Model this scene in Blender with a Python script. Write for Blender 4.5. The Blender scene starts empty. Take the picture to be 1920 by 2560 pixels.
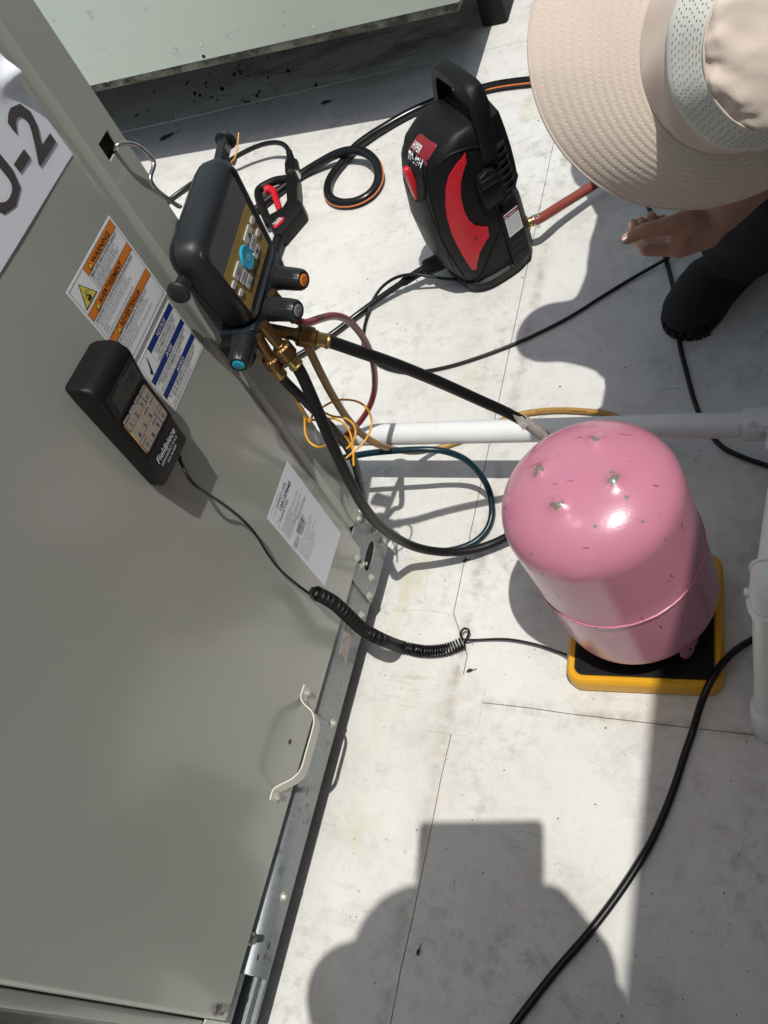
import bpy, bmesh, math, random
from mathutils import Vector as V, Matrix, Quaternion
random.seed(7)
R = math.radians
sc = bpy.context.scene
col = sc.collection

# ------------------------------------------------------------------ camera
cam_d = bpy.data.cameras.new('camera'); cam = bpy.data.objects.new('camera', cam_d); col.objects.link(cam)
cam_d.sensor_fit = 'VERTICAL'; cam_d.sensor_height = 36; cam_d.lens = 31.063
cam_d.clip_start = 0.01; cam_d.clip_end = 500
right = V((0.91068, 0.23623, -0.33891)); up = V((-0.02353, 0.84871, 0.52834)); back = V((0.41244, -0.47317, 0.77846))
m = Matrix((right, up, back)).transposed().to_4x4(); m.translation = V((0, 0, 1.4)); cam.matrix_world = m
sc.camera = cam

# ------------------------------------------------------------------ sky, sun, exposure
SUN = V((0.24, -0.17, 1.0)).normalized()
world = bpy.data.worlds.new('World'); sc.world = world; world.use_nodes = True
wn = world.node_tree.nodes; wl = world.node_tree.links
sky = wn.new('ShaderNodeTexSky'); sky.sky_type = 'NISHITA'; sky.sun_disc = False
sky.sun_elevation = math.asin(SUN.z); sky.sun_rotation = math.atan2(SUN.x, SUN.y)
sky.air_density = 1.0; sky.dust_density = 2.5; sky.ozone_density = 1.0
wl.new(sky.outputs[0], wn['Background'].inputs[0]); wn['Background'].inputs[1].default_value = 0.125
sd = bpy.data.lights.new('sun', 'SUN'); sd.energy = 3.75; sd.angle = R(0.53); sd.color = (1, 0.98, 0.925)
sun = bpy.data.objects.new('sun', sd); col.objects.link(sun); sun.location = (3, -2, 8)
sun.rotation_euler = SUN.to_track_quat('Z', 'Y').to_euler()
vs = sc.view_settings; vs.view_transform = 'Standard'; vs.look = 'None'; vs.gamma = 1; vs.use_curve_mapping = False
vs.exposure = -0.15
try: sc.cycles.max_bounces = 8
except Exception: pass

# ------------------------------------------------------------------ materials
def pmat(name, c, rough=.5, metal=0., spec=.5, var=.08, scale=12., bump=0., bscale=200., coat=0., dirt=None, dscale=30., dlo=.6, dhi=.75, rvar=0., stretch=None):
    """procedural: base colour with slow variation, optional sparse dirt, fine bump"""
    mt = bpy.data.materials.new(name); mt.use_nodes = True
    nt = mt.node_tree; N = nt.nodes; L = nt.links; b = N['Principled BSDF']
    b.inputs['Metallic'].default_value = metal; b.inputs['Specular IOR Level'].default_value = spec
    b.inputs['Roughness'].default_value = rough; b.inputs['Coat Weight'].default_value = coat; b.inputs['Coat Roughness'].default_value = .13
    tc = N.new('ShaderNodeNewGeometry'); pos = tc.outputs['Position']
    if stretch:
        mp = N.new('ShaderNodeMapping'); mp.inputs['Scale'].default_value = stretch; L.new(pos, mp.inputs['Vector']); pos = mp.outputs[0]
    n1 = N.new('ShaderNodeTexNoise'); n1.inputs['Scale'].default_value = scale; n1.inputs['Detail'].default_value = 6; L.new(pos, n1.inputs['Vector'])
    mx = N.new('ShaderNodeMix'); mx.data_type = 'RGBA'
    mx.inputs[6].default_value = [max(0, x*(1-var)) for x in c]+[1]; mx.inputs[7].default_value = [min(1, x*(1+var)) for x in c]+[1]
    L.new(n1.outputs[0], mx.inputs[0]); out = mx.outputs[2]
    if dirt:
        n2 = N.new('ShaderNodeTexNoise'); n2.inputs['Scale'].default_value = dscale; n2.inputs['Detail'].default_value = 8; n2.inputs['Roughness'].default_value = .65
        L.new(pos, n2.inputs['Vector'])
        mr = N.new('ShaderNodeMapRange'); mr.inputs[1].default_value = dlo; mr.inputs[2].default_value = dhi; L.new(n2.outputs[0], mr.inputs[0])
        m2 = N.new('ShaderNodeMix'); m2.data_type = 'RGBA'; m2.inputs[7].default_value = list(dirt)+[1]
        L.new(mr.outputs[0], m2.inputs[0]); L.new(out, m2.inputs[6]); out = m2.outputs[2]
    L.new(out, b.inputs['Base Color'])
    if rvar:
        mr = N.new('ShaderNodeMapRange'); mr.inputs[3].default_value = rough-rvar; mr.inputs[4].default_value = rough+rvar
        L.new(n1.outputs[0], mr.inputs[0]); L.new(mr.outputs[0], b.inputs['Roughness'])
    if bump:
        n3 = N.new('ShaderNodeTexNoise'); n3.inputs['Scale'].default_value = bscale; n3.inputs['Detail'].default_value = 3; L.new(pos, n3.inputs['Vector'])
        bp = N.new('ShaderNodeBump'); bp.inputs['Strength'].default_value = bump; bp.inputs['Distance'].default_value = .002
        L.new(n3.outputs[0], bp.inputs['Height']); L.new(bp.outputs[0], b.inputs['Normal'])
    return mt

M = {}
M['panel'] = pmat('grey_green_enamel', (.385, .40, .352), .30, var=.05, scale=2.5, bump=.035, bscale=7, coat=.55, dirt=(.30, .30, .27), dscale=55, dlo=.70, dhi=.78, rvar=.04)
M['farpanel'] = pmat('pale_green_enamel', (.74, .82, .71), .42, var=.06, scale=2, bump=.05, bscale=60, dirt=(.20, .21, .18), dscale=16, dlo=.64, dhi=.82)
M['galv'] = pmat('galvanised_steel', (.30, .33, .34), .5, metal=.55, var=.30, scale=160, bump=.08, bscale=300, dirt=(.14, .14, .14), dscale=45, dlo=.58, dhi=.72)
M['rusty'] = pmat('grimy_flange', (.22, .22, .18), .6, metal=.3, var=.35, scale=25, dirt=(.05, .05, .03), dscale=18, dlo=.42, dhi=.62)
M['dark'] = pmat('deep_dark', (.008, .008, .008), .8, var=.1)
M['bolt'] = pmat('zinc_bolt', (.60, .60, .53), .38, metal=.5, var=.1, scale=60, dirt=(.25, .2, .13), dscale=160, dlo=.6, dhi=.75)
M['steelbolt'] = pmat('steel_screw', (.35, .33, .31), .3, metal=.9, var=.2, scale=60)
M['chrome'] = pmat('bright_steel', (.66, .65, .61), .22, metal=1., var=.06)
M['cream'] = pmat('cream_paint', (.62, .61, .53), .4, var=.06, scale=40, dirt=(.35, .32, .25), dscale=80, dlo=.62, dhi=.75)
M['paper'] = pmat('white_paper', (.83, .86, .92), .55, var=.04, scale=14, bump=.03, bscale=40)
M['label'] = pmat('white_vinyl', (.80, .81, .83), .42, var=.04, scale=20)
M['ink'] = pmat('black_ink', (.015, .015, .017), .5)
M['softink'] = pmat('faded_ink', (.075, .065, .065), .5, var=.25, scale=70)
M['greyink'] = pmat('grey_ink', (.20, .20, .21), .5)
M['orange'] = pmat('orange_print', (.70, .21, .025), .45)
M['yellow'] = pmat('yellow_print', (.72, .60, .09), .45)
M['blue'] = pmat('navy_print', (.012, .035, .20), .42)
M['whiteink'] = pmat('white_print', (.72, .72, .72), .5)
M['rubber'] = pmat('dark_rubber', (.016, .0185, .021), .45, spec=.4, var=.2, scale=25, bump=.05, bscale=500, dirt=(.034, .037, .04), dscale=60, dlo=.6, dhi=.78)
M['abs'] = pmat('black_plastic', (.0065, .0068, .0072), .47, spec=.24, var=.2, scale=30, bump=.12, bscale=700, dirt=(.024, .024, .023), dscale=70, dlo=.62, dhi=.75)
M['glossblack'] = pmat('smooth_black_plastic', (.009, .0095, .010), .24, spec=.4, var=.1)
M['valve'] = pmat('dark_blue_anodised', (.012, .020, .030), .38, metal=.3, var=.1)
M['screen'] = pmat('grey_screen', (.095, .092, .094), .28, spec=.4, var=.04, coat=.15)
M['lcd'] = pmat('dim_lcd', (.055, .060, .045), .16, var=.06, coat=.4)
M['lcdseg'] = pmat('lcd_segment', (.018, .020, .014), .3)
M['gold'] = pmat('mustard_faceplate', (.32, .21, .035), .38, var=.10, scale=60, coat=.2)
M['button'] = pmat('pale_rubber_button', (.45, .45, .44), .5, var=.05)
M['bluebtn'] = pmat('blue_button', (.02, .36, .56), .35, var=.06)
M['peach'] = pmat('orange_keypad_line', (.75, .42, .14), .5)
M['key'] = pmat('taupe_key', (.36, .315, .27), .5, var=.06)
M['knob'] = pmat('knob_plastic', (.017, .0175, .019), .33, spec=.4, var=.15, scale=60)
M['brass'] = pmat('brass', (.47, .33, .13), .30, metal=.95, var=.22, scale=90, dirt=(.12, .07, .03), dscale=120, dlo=.52, dhi=.72)
M['oldbrass'] = pmat('tarnished_brass', (.22, .125, .05), .38, metal=.9, var=.3, scale=90)
M['hose'] = pmat('black_hose', (.0075, .0075, .008), .45, spec=.3, var=.25, scale=60, bump=.2, bscale=420, dirt=(.035, .035, .035), dscale=120, dlo=.62, dhi=.74)
M['cable'] = pmat('black_cable', (.007, .007, .0075), .38, spec=.32, var=.15)
M['tan'] = pmat('mustard_hose', (.40, .215, .045), .42, var=.12, scale=40, dirt=(.2, .11, .03), dscale=70, dlo=.58, dhi=.75)
M['red_hose'] = pmat('dark_red_hose', (.27, .035, .035), .33, var=.12, scale=40)
M['teal'] = pmat('dark_teal_hose', (.004, .024, .034), .3, spec=.4, var=.15, scale=40)
M['wire'] = pmat('amber_wire', (.72, .34, .02), .35, var=.1, scale=60)
M['brownhose'] = pmat('rust_red_hose', (.24, .055, .035), .42, var=.15, scale=70, dirt=(.12, .03, .02), dscale=90, dlo=.56, dhi=.7)
M['orangestripe'] = pmat('orange_stripe', (.75, .20, .05), .4)
M['pvc'] = pmat('white_pvc', (.74, .75, .74), .36, var=.04, scale=18, dirt=(.30, .28, .25), dscale=20, dlo=.60, dhi=.76)
M['washred'] = pmat('red_plastic', (.56, .012, .025), .38, var=.06, scale=30, dirt=(.40, .02, .02), dscale=50, dlo=.6, dhi=.72)
M['darkred'] = pmat('maroon_print', (.23, .012, .02), .4)
M['scaleyellow'] = pmat('yellow_plastic', (.72, .36, .012), .36, var=.06, scale=20, dirt=(.35, .17, .02), dscale=35, dlo=.64, dhi=.78)
M['mat'] = pmat('ribbed_rubber', (.005, .005, .005), .55, spec=.25, var=.2, scale=60)
M['skin'] = pmat('skin', (.46, .255, .175), .5, var=.14, scale=55, bump=.25, bscale=350)
M['nail'] = pmat('fingernail', (.45, .27, .21), .32, var=.06)
M['hat'] = pmat('beige_cotton', (.70, .59, .50), .85, var=.06, scale=18, bump=.15, bscale=600)
M['thread'] = pmat('pale_thread', (.80, .71, .61), .8)
M['meshband'] = pmat('pale_grey_mesh', (.66, .66, .60), .85, var=.08, scale=90)
M['trouser'] = pmat('black_cloth', (.010, .010, .011), .9, var=.3, scale=20, bump=.3, bscale=250)
M['boot'] = pmat('black_suede', (.011, .011, .012), .8, var=.3, scale=40, bump=.2, bscale=300)
M['shirt'] = pmat('charcoal_shirt', (.05, .055, .065), .9, var=.15, scale=15)
M['hair'] = pmat('dark_hair', (.02, .014, .01), .6)
M['tape'] = pmat('dirty_tape', (.42, .38, .34), .6, var=.2, scale=90, dirt=(.2, .17, .15), dscale=120, dlo=.5, dhi=.7)
M['leaf'] = pmat('dry_leaf', (.03, .02, .014), .7, var=.4, scale=200)
M['leather'] = pmat('brown_leather', (.05, .03, .02), .6)

# ------------------------------------------------------------------ mesh helpers
class Fr:
    """a local frame: p(a,b,c) -> world point"""
    def __init__(s, o, x, y, z):
        s.o = V(o); s.x = V(x).normalized(); s.y = V(y).normalized(); s.z = V(z).normalized()
    def p(s, a, b, c=0.): return s.o + s.x*a + s.y*b + s.z*c
def fr_dir(o, d, hint=(0, 0, 1)):
    z = V(d).normalized(); h = V(hint)
    if abs(z.dot(h)) > .97: h = V((1, 0, 0))
    x = h.cross(z).normalized(); y = z.cross(x)
    return Fr(o, x, y, z)
WF = Fr((0, 0, 0), (1, 0, 0), (0, 1, 0), (0, 0, 1))

def spline(pts, sub=8, closed=False):
    P = [V(p) for p in pts]; out = []; n = len(P)
    for i in range(n if closed else n-1):
        if closed: a, b, c, d = P[i-1], P[i], P[(i+1) % n], P[(i+2) % n]
        else:
            b, c = P[i], P[i+1]; a = P[i-1] if i else b*2-c; d = P[i+2] if i+2 < n else c*2-b
        for k in range(sub):
            t = k/sub; t2 = t*t; t3 = t2*t
            out.append(.5*((2*b)+(c-a)*t+(2*a-5*b+4*c-d)*t2+(3*b-a-3*c+d)*t3))
    if not closed: out.append(P[-1])
    return out

def resample(P, step):
    out = [P[0]]; acc = 0.
    for a, b in zip(P, P[1:]):
        L = (b-a).length; t = step-acc
        while t <= L: out.append(a.lerp(b, t/L)); t += step
        acc = (acc+L) % step if L else acc
    return out

_fc = {}
def glyphs(s, bold=0.):
    k = (s, bold)
    if k not in _fc:
        cu = bpy.data.curves.new('txt', 'FONT'); cu.body = s; cu.size = 1; cu.resolution_u = 2; cu.offset = bold
        o = bpy.data.objects.new('txt', cu); col.objects.link(o)
        dg = bpy.context.evaluated_depsgraph_get()
        me = bpy.data.meshes.new_from_object(o.evaluated_get(dg))
        _fc[k] = ([(v.co.x, v.co.y) for v in me.vertices], [tuple(p.vertices) for p in me.polygons])
        bpy.data.objects.remove(o); bpy.data.curves.remove(cu); bpy.data.meshes.remove(me)
    return _fc[k]

class MB:
    def __init__(s): s.v = []; s.f = []; s.m = []
    def add(s, vs, fs, mi=0):
        o = len(s.v); s.v += [V(v) for v in vs]
        for f in fs: s.f.append(tuple(i+o for i in f)); s.m.append(mi)
        return s
    def box(s, F, a0, a1, b0, b1, c0, c1, mi=0):
        vs = [F.p(a, b, c) for c in (c0, c1) for b in (b0, b1) for a in (a0, a1)]
        return s.add(vs, [(0, 2, 3, 1), (4, 5, 7, 6), (0, 1, 5, 4), (2, 6, 7, 3), (0, 4, 6, 2), (1, 3, 7, 5)], mi)
    def prism(s, F, poly, c0, c1, mi=0):
        n = len(poly)
        vs = [F.p(a, b, c0) for a, b in poly]+[F.p(a, b, c1) for a, b in poly]
        fs = [tuple(range(n))[::-1], tuple(range(n, 2*n))]+[(i, (i+1) % n, n+(i+1) % n, n+i) for i in range(n)]
        return s.add(vs, fs, mi)
    def loft(s, rings, cap=True, mi=0, closed=True):
        n = len(rings[0]); vs = [p for r in rings for p in r]; fs = []
        for j in range(len(rings)-1):
            for i in range(n if closed else n-1):
                k = (i+1) % n; fs.append((j*n+i, j*n+k, (j+1)*n+k, (j+1)*n+i))
        if cap: fs += [tuple(range(n))[::-1], tuple((len(rings)-1)*n+i for i in range(n))]
        return s.add(vs, fs, mi)
    def tube(s, pts, r, n=10, sub=6, cap=True, mi=0, raw=False, closed=False):
        P = [V(p) for p in pts] if raw else spline(pts, sub, closed)
        T = []
        for i in range(len(P)):
            a = P[max(0, i-1)]; b = P[min(len(P)-1, i+1)]
            if closed: a, b = P[i-1], P[(i+1) % len(P)]
            T.append((b-a).normalized())
        x = T[0].orthogonal().normalized(); rings = []
        for i, p in enumerate(P):
            if i:
                q = T[i-1].rotation_difference(T[i]); x = q @ x
            x = (x-T[i]*x.dot(T[i])).normalized(); y = T[i].cross(x)
            rr = r(i/(len(P)-1)) if callable(r) else r
            rings.append([p+(x*math.cos(2*math.pi*k/n)+y*math.sin(2*math.pi*k/n))*rr for k in range(n)])
        if closed: rings.append(rings[0]); cap = False
        return s.loft(rings, cap, mi)
    def lathe(s, F, prof, n=24, cap=True, mi=0):
        return s.loft([[F.p(r*math.cos(2*math.pi*k/n), r*math.sin(2*math.pi*k/n), z) for k in range(n)] for r, z in prof], cap, mi)
    def cyl(s, a, b, r, n=16, r2=None, mi=0):
        a = V(a); b = V(b); F = fr_dir(a, b-a); L = (b-a).length
        return s.lathe(F, [(r, 0), (r if r2 is None else r2, L)], n, True, mi)
    def text(s, fn, txt, x, y, size, mi=0, bold=0., align='L', width=None, shear=0., sx=1.):
        """fn(x,y)->point; baseline-left at x,y"""
        vs, fs = glyphs(txt, bold)
        if not vs: return s
        x0 = min(v[0] for v in vs); x1 = max(v[0] for v in vs); w = (x1-x0)*size*sx
        if width: sx *= width/w; w = width
        off = 0 if align == 'L' else (-w/2 if align == 'C' else -w)
        return s.add([fn(x+off+((v[0]-x0)*sx+v[1]*shear)*size, y+v[1]*size) for v in vs], fs, mi)
    def rect(s, fn, x0, y0, x1, y1, mi=0, k=1):
        vs = [fn(x0+(x1-x0)*i/k, y) for y in (y0, y1) for i in range(k+1)]
        return s.add(vs, [(i, i+1, k+2+i, k+1+i) for i in range(k)], mi)
    def build(s, name, mats, root=None, parent=None, smooth=40, bevel=0., seg=2, tri=False):
        me = bpy.data.meshes.new(name)
        loc = V(root.location) if root is not None else V((0, 0, 0))
        me.from_pydata([v-loc for v in s.v], [], s.f); me.update()
        mats = mats if isinstance(mats, (list, tuple)) else [mats]
        for mt in mats: me.materials.append(mt)
        for p, mi in zip(me.polygons, s.m): p.material_index = mi
        bm = bmesh.new(); bm.from_mesh(me)
        if bevel:
            bmesh.ops.remove_doubles(bm, verts=bm.verts, dist=1e-6)
            bmesh.ops.recalc_face_normals(bm, faces=bm.faces)
            es = [e for e in bm.edges if len(e.link_faces) == 2 and e.calc_face_angle(0) > R(30)]
            bmesh.ops.bevel(bm, geom=es, offset=bevel, segments=seg, affect='EDGES', profile=.5, clamp_overlap=True)
        else: bmesh.ops.recalc_face_normals(bm, faces=bm.faces)
        bm.to_mesh(me); bm.free()
        if smooth: me.shade_smooth(); me.set_sharp_from_angle(angle=R(smooth))
        o = bpy.data.objects.new(name, me); col.objects.link(o)
        if root is not None: o.parent = parent or root
        return o

def thing(name, label, cat, loc=(0, 0, 0), group=None):
    o = bpy.data.objects.new(name, None); col.objects.link(o); o.location = loc; o.empty_display_size = .05
    o['label'] = label; o['category'] = cat
    if group: o['group'] = group
    return o
def single(mb, name, mats, label, cat, loc, group=None, **k):
    """a thing that is one mesh: its origin at loc"""
    class L: location = loc
    me_root = bpy.data.objects.new('tmp', None); me_root.location = loc
    o = mb.build(name, mats, me_root, **k); o.parent = None; o.location = loc; bpy.data.objects.remove(me_root)
    o['label'] = label; o['category'] = cat
    if group: o['group'] = group
    return o
def tree_copy(o, parent=None):
    c = o.copy(); col.objects.link(c)
    if parent: c.parent = parent
    for ch in list(o.children): tree_copy(ch, c)
    return c

def organic(name, caps, voxel, mat, root, parent=None, it=6, fac=.5):
    """one continuous skin over tapered limbs: caps = [(p0,r0,p1,r1)]"""
    mb = MB()
    for p0, r0, p1, r1 in caps:
        p0 = V(p0); p1 = V(p1); F = fr_dir(p0, (p1-p0) if (p1-p0).length > 1e-5 else V((0, 0, 1))); L = (p1-p0).length; n = 14
        prof = [(r0*math.cos(a), r0*math.sin(a)) for a in [R(x) for x in (-80, -55, -30, -10)]]+[(r1*math.cos(a), L+r1*math.sin(a)) for a in [R(x) for x in (10, 30, 55, 80)]]
        mb.lathe(F, prof, n)
    o = mb.build(name, mat, root, parent, smooth=0)
    md = o.modifiers.new('r', 'REMESH'); md.mode = 'VOXEL'; md.voxel_size = voxel
    dg = bpy.context.evaluated_depsgraph_get(); dg.update()
    me = bpy.data.meshes.new_from_object(o.evaluated_get(dg)); o.modifiers.clear()
    bm = bmesh.new(); bm.from_mesh(me)
    for _ in range(it): bmesh.ops.smooth_vert(bm, verts=bm.verts, factor=fac, use_axis_x=True, use_axis_y=True, use_axis_z=True)
    bm.to_mesh(me); bm.free(); me.shade_smooth()
    old = o.data; o.data = me; bpy.data.meshes.remove(old)
    if not me.materials: me.materials.append(mat)
    return o

def rrect(x0, y0, x1, y1, r, k=5):
    out = []
    for cx, cy, a in ((x1-r, y0+r, -90), (x1-r, y1-r, 0), (x0+r, y1-r, 90), (x0+r, y0+r, 180)):
        for i in range(k+1):
            t = R(a+90*i/k); out.append((cx+r*math.cos(t), cy+r*math.sin(t)))
    return out

# ================================================================== THE ROOF
def roof_mat():
    mt = bpy.data.materials.new('white_roof_membrane'); mt.use_nodes = True
    nt = mt.node_tree; N = nt.nodes; L = nt.links; b = N['Principled BSDF']
    geo = N.new('ShaderNodeNewGeometry'); pos = geo.outputs['Position']
    def noise(s, d=6, rough=.55, dist=0., vec=pos):
        n = N.new('ShaderNodeTexNoise'); n.inputs['Scale'].default_value = s; n.inputs['Detail'].default_value = d
        n.inputs['Roughness'].default_value = rough; n.inputs['Distortion'].default_value = dist; L.new(vec, n.inputs['Vector']); return n.outputs[0]
    def ramp(v, a, b_, c=0., d=1.):
        r = N.new('ShaderNodeMapRange'); r.inputs[1].default_value = a; r.inputs[2].default_value = b_; r.inputs[3].default_value = c; r.inputs[4].default_value = d; L.new(v, r.inputs[0]); return r.outputs[0]
    def mul(a, b_):
        r = N.new('ShaderNodeMath'); r.operation = 'MULTIPLY'; L.new(a, r.inputs[0])
        if isinstance(b_, float): r.inputs[1].default_value = b_
        else: L.new(b_, r.inputs[1])
        return r.outputs[0]
    def mix(f, a, c):
        r = N.new('ShaderNodeMix'); r.data_type = 'RGBA'; L.new(f, r.inputs[0])
        if isinstance(a, tuple): r.inputs[6].default_value = (*a, 1)
        else: L.new(a, r.inputs[6])
        r.inputs[7].default_value = (*c, 1); return r.outputs[2]
    def mapping(scale, rot=(0, 0, 0), loc=(0, 0, 0)):
        mp = N.new('ShaderNodeMapping'); mp.inputs['Scale'].default_value = scale; mp.inputs['Rotation'].default_value = rot; mp.inputs['Location'].default_value = loc
        L.new(pos, mp.inputs['Vector']); return mp.outputs[0]
    sep = N.new('ShaderNodeSeparateXYZ'); L.new(pos, sep.inputs[0]); X, Y = sep.outputs[0], sep.outputs[1]
    c = mix(ramp(noise(2.2, 7, .6), .38, .66), (.675, .67, .64), (.60, .585, .55))
    c = mix(mul(ramp(noise(8, 8, .72, .1), .50, .76), .55), c, (.40, .385, .36))          # trodden smudges
    c = mix(mul(ramp(noise(5.5, 6, .6, 0, mapping((1, 1, 1), loc=(3, 7, 0))), .56, .72), .35), c, (.56, .47, .40))   # pinkish film
    c = mix(mul(mul(ramp(noise(34, 7, .72), .48, .68), ramp(noise(4.2, 4, .6, 0, mapping((1, 1, 1), loc=(5, 1, 0))), .42, .62)), .72), c, (.33, .315, .285))   # trodden-in dirt
    c = mix(mul(ramp(noise(95, 4, .6), .60, .74), .35), c, (.40, .385, .36))
    def near(v, at, w):
        a_ = N.new('ShaderNodeMath'); a_.operation = 'SUBTRACT'; L.new(v, a_.inputs[0]); a_.inputs[1].default_value = at
        b_ = N.new('ShaderNodeMath'); b_.operation = 'ABSOLUTE'; L.new(a_.outputs[0], b_.inputs[0]); return ramp(b_.outputs[0], w, w*.1)
    sn = ramp(noise(26, 5, .65), .42, .66)
    c = mix(mul(mul(near(Y, .4765, .016), ramp(X, -.47, -.45)), sn), c, (.40, .375, .33))
    c = mix(mul(near(X, -.517, .018), sn), c, (.42, .395, .35))
    c = mix(mul(mul(near(X, -.515, .09), near(Y, .47, .09)), mul(ramp(noise(22, 6, .7, .5), .44, .62), .6)), c, (.44, .39, .33))
    # fine streaky scuffs in two directions
    for rot, sc_ in ((.6, (17, 130, 1)), (-.9, (14, 110, 1)), (1.9, (16, 120, 1))):
        st = noise(1, 4, .6, 1.2, mapping(sc_, (0, 0, rot)))
        c = mix(mul(mul(ramp(st, .60, .70), ramp(noise(7, 3), .52, .66)), .38), c, (.27, .26, .245))
    # swirled boot scuffs: distorted rings, only in patches
    wv = N.new('ShaderNodeTexWave'); wv.wave_type = 'RINGS'; wv.rings_direction = 'Z'; wv.inputs['Scale'].default_value = 26; wv.inputs['Distortion'].default_value = 5; wv.inputs['Detail'].default_value = 3; wv.inputs['Detail Scale'].default_value = 3
    cell = N.new('ShaderNodeTexVoronoi'); cell.inputs['Scale'].default_value = 2.6; L.new(mapping((1, 1, 0), loc=(.37, .61, 0)), cell.inputs['Vector'])
    sb = N.new('ShaderNodeVectorMath'); sb.operation = 'SUBTRACT'; L.new(mapping((2.6, 2.6, 0), loc=(.37*2.6, .61*2.6, 0)), sb.inputs[0])
    cs = N.new('ShaderNodeVectorMath'); cs.operation = 'SCALE'; cs.inputs['Scale'].default_value = 2.6; L.new(cell.outputs['Position'], cs.inputs[0]); L.new(cs.outputs[0], sb.inputs[1])
    s2 = N.new('ShaderNodeVectorMath'); s2.operation = 'SCALE'; s2.inputs['Scale'].default_value = 1/2.6; L.new(sb.outputs[0], s2.inputs[0]); L.new(s2.outputs[0], wv.inputs['Vector'])
    ln = N.new('ShaderNodeVectorMath'); ln.operation = 'LENGTH'; L.new(s2.outputs[0], ln.inputs[0])
    wnn = N.new('ShaderNodeTexWhiteNoise'); L.new(cell.outputs['Color'], wnn.inputs['Vector'])
    inside = mul(mul(ramp(ln.outputs['Value'], .115, .08), ramp(ln.outputs['Value'], .02, .04)), ramp(wnn.outputs['Value'], .55, .60))
    c = mix(mul(mul(mul(ramp(wv.outputs['Fac'], .70, .95), ramp(noise(13, 4, .6, .4), .54, .66)), inside), .55), c, (.22, .215, .205))
    # yellow-green water stain along the cabinet, grime below the far unit
    band = mul(ramp(X, -.67, -.655), ramp(X, -.56, -.61))
    c = mix(mul(mul(band, ramp(noise(6, 6, .65, .8, mapping((1, .5, 1))), .50, .70)), .55), c, (.50, .46, .22))
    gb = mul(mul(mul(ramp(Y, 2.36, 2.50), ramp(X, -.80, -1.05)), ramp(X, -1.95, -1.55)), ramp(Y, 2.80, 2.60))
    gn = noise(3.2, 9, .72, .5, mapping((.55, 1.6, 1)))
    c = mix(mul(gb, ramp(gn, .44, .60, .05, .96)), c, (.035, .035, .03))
    # peppered specks and tiny dents
    for sc_, thr, colr in ((42., .06, (.10, .095, .09)), (17., .04, (.12, .10, .085))):
        vo = N.new('ShaderNodeTexVoronoi'); vo.inputs['Scale'].default_value = sc_; L.new(pos, vo.inputs['Vector'])
        wn_ = N.new('ShaderNodeTexWhiteNoise'); L.new(vo.outputs['Color'], wn_.inputs['Vector'])
        c = mix(mul(ramp(vo.outputs['Distance'], thr, thr*.6), ramp(wn_.outputs['Value'], .74, .76)), c, colr)
    L.new(c, b.inputs['Base Color'])
    b.inputs['Roughness'].default_value = .55; b.inputs['Specular IOR Level'].default_value = .35
    bp = N.new('ShaderNodeBump'); bp.inputs['Strength'].default_value = .35; bp.inputs['Distance'].default_value = .004
    hsum = N.new('ShaderNodeMath'); hsum.operation = 'ADD'; L.new(noise(14, 5, .6, .8), hsum.inputs[0]); L.new(mul(noise(160, 3), .25), hsum.inputs[1])
    L.new(hsum.outputs[0], bp.inputs['Height']); L.new(bp.outputs[0], b.inputs['Normal'])
    return mt
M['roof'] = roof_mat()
M['seam'] = pmat('dark_seam_line', (.05, .045, .04), .8)  # dark base colour that shows in the gaps between membrane sheets

roof = MB().box(WF, -30, 30, -30, 30, -.20, -.004).build('roof', M['seam'], smooth=0); roof['kind'] = 'structure'
def sheet(poly, z1, name='membrane_sheet', z0=-.004):
    o = MB().prism(WF, poly, z0, z1).build(name, M['roof'], smooth=0); o.parent = roof; return o
def wob(a, b, n, amp=.0012):
    a = V((*a, 0)); b = V((*b, 0)); d = (b-a).normalized(); q = V((-d.y, d.x, 0))
    return [tuple((a.lerp(b, i/n)+q*random.uniform(-amp, amp))[:2]) for i in range(n+1)]
sx = wob((-.5235, -6), (-.505, .56), 90)+wob((-.505, .56), (-.548, .638), 5)+[(-.60, 8)]
sheet([(-30, -6)]+sx+[(-30, 8)], 0.0)
rt = [(x+.0016, y) for x, y in sx]
sy = wob((-.45, .4745), (5, .4775), 80)
i1 = [p for p in rt if p[1] < .47]; i2 = [p for p in rt if p[1] > .48]
sheet(i1+[(-.5045, .4735)]+sy+[(30, .4775), (30, -6)], 0.0006)
sheet([(x, y+.0016) for x, y in ([(-.5045, .4735)]+sy+[(30, .4775)])]+[(30, 8)]+i2[::-1], 0.0)
sheet([(-30, 8.002), (30, 8.002), (30, 30), (-30, 30)], 0.0); sheet([(-30, -30), (30, -30), (30, -6.002), (-30, -6.002)], 0.0)
pp = [(x+random.uniform(-.002, .002), y+random.uniform(-.002, .002)) for x, y in rrect(-.568, .416, -.461, .522, .02, 4)]
sheet(pp, .0022, 'membrane_patch', .0007)
sheet([(x, y) for x, y in rrect(-1.11, 2.20, -.93, 2.30, .02, 3)], .0022, 'membrane_patch', .0007)
# the lap under the far unit and faint weld beads near the cabinet corner
def bead(pts, r, name='weld_bead'):
    o = MB().tube([(x, y, r*.1) for x, y in pts], r, 6, 4).build(name, M['roof']); o.parent = roof
bead([(-3.2, 2.40), (-2.2, 2.385), (-1.6, 2.41), (-1.1, 2.435), (-.6, 2.45)], .003)
bead([(-.655, .634), (-.60, .640), (-.549, .636)], .0016)
bead([(-.66, .748), (-.628, .735), (-.612, .70), (-.617, .672)], .0012)
bead([(-.617, .672), (-.622, .66), (-.612, .655), (-.606, .665), (-.613, .672)], .0022)
bead([(-.549, .636), (-.53, .60), (-.512, .572)], .0014)
bead([(-.77, 2.45), (-.752, 2.467), (-.739, 2.62)], .002)

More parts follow.
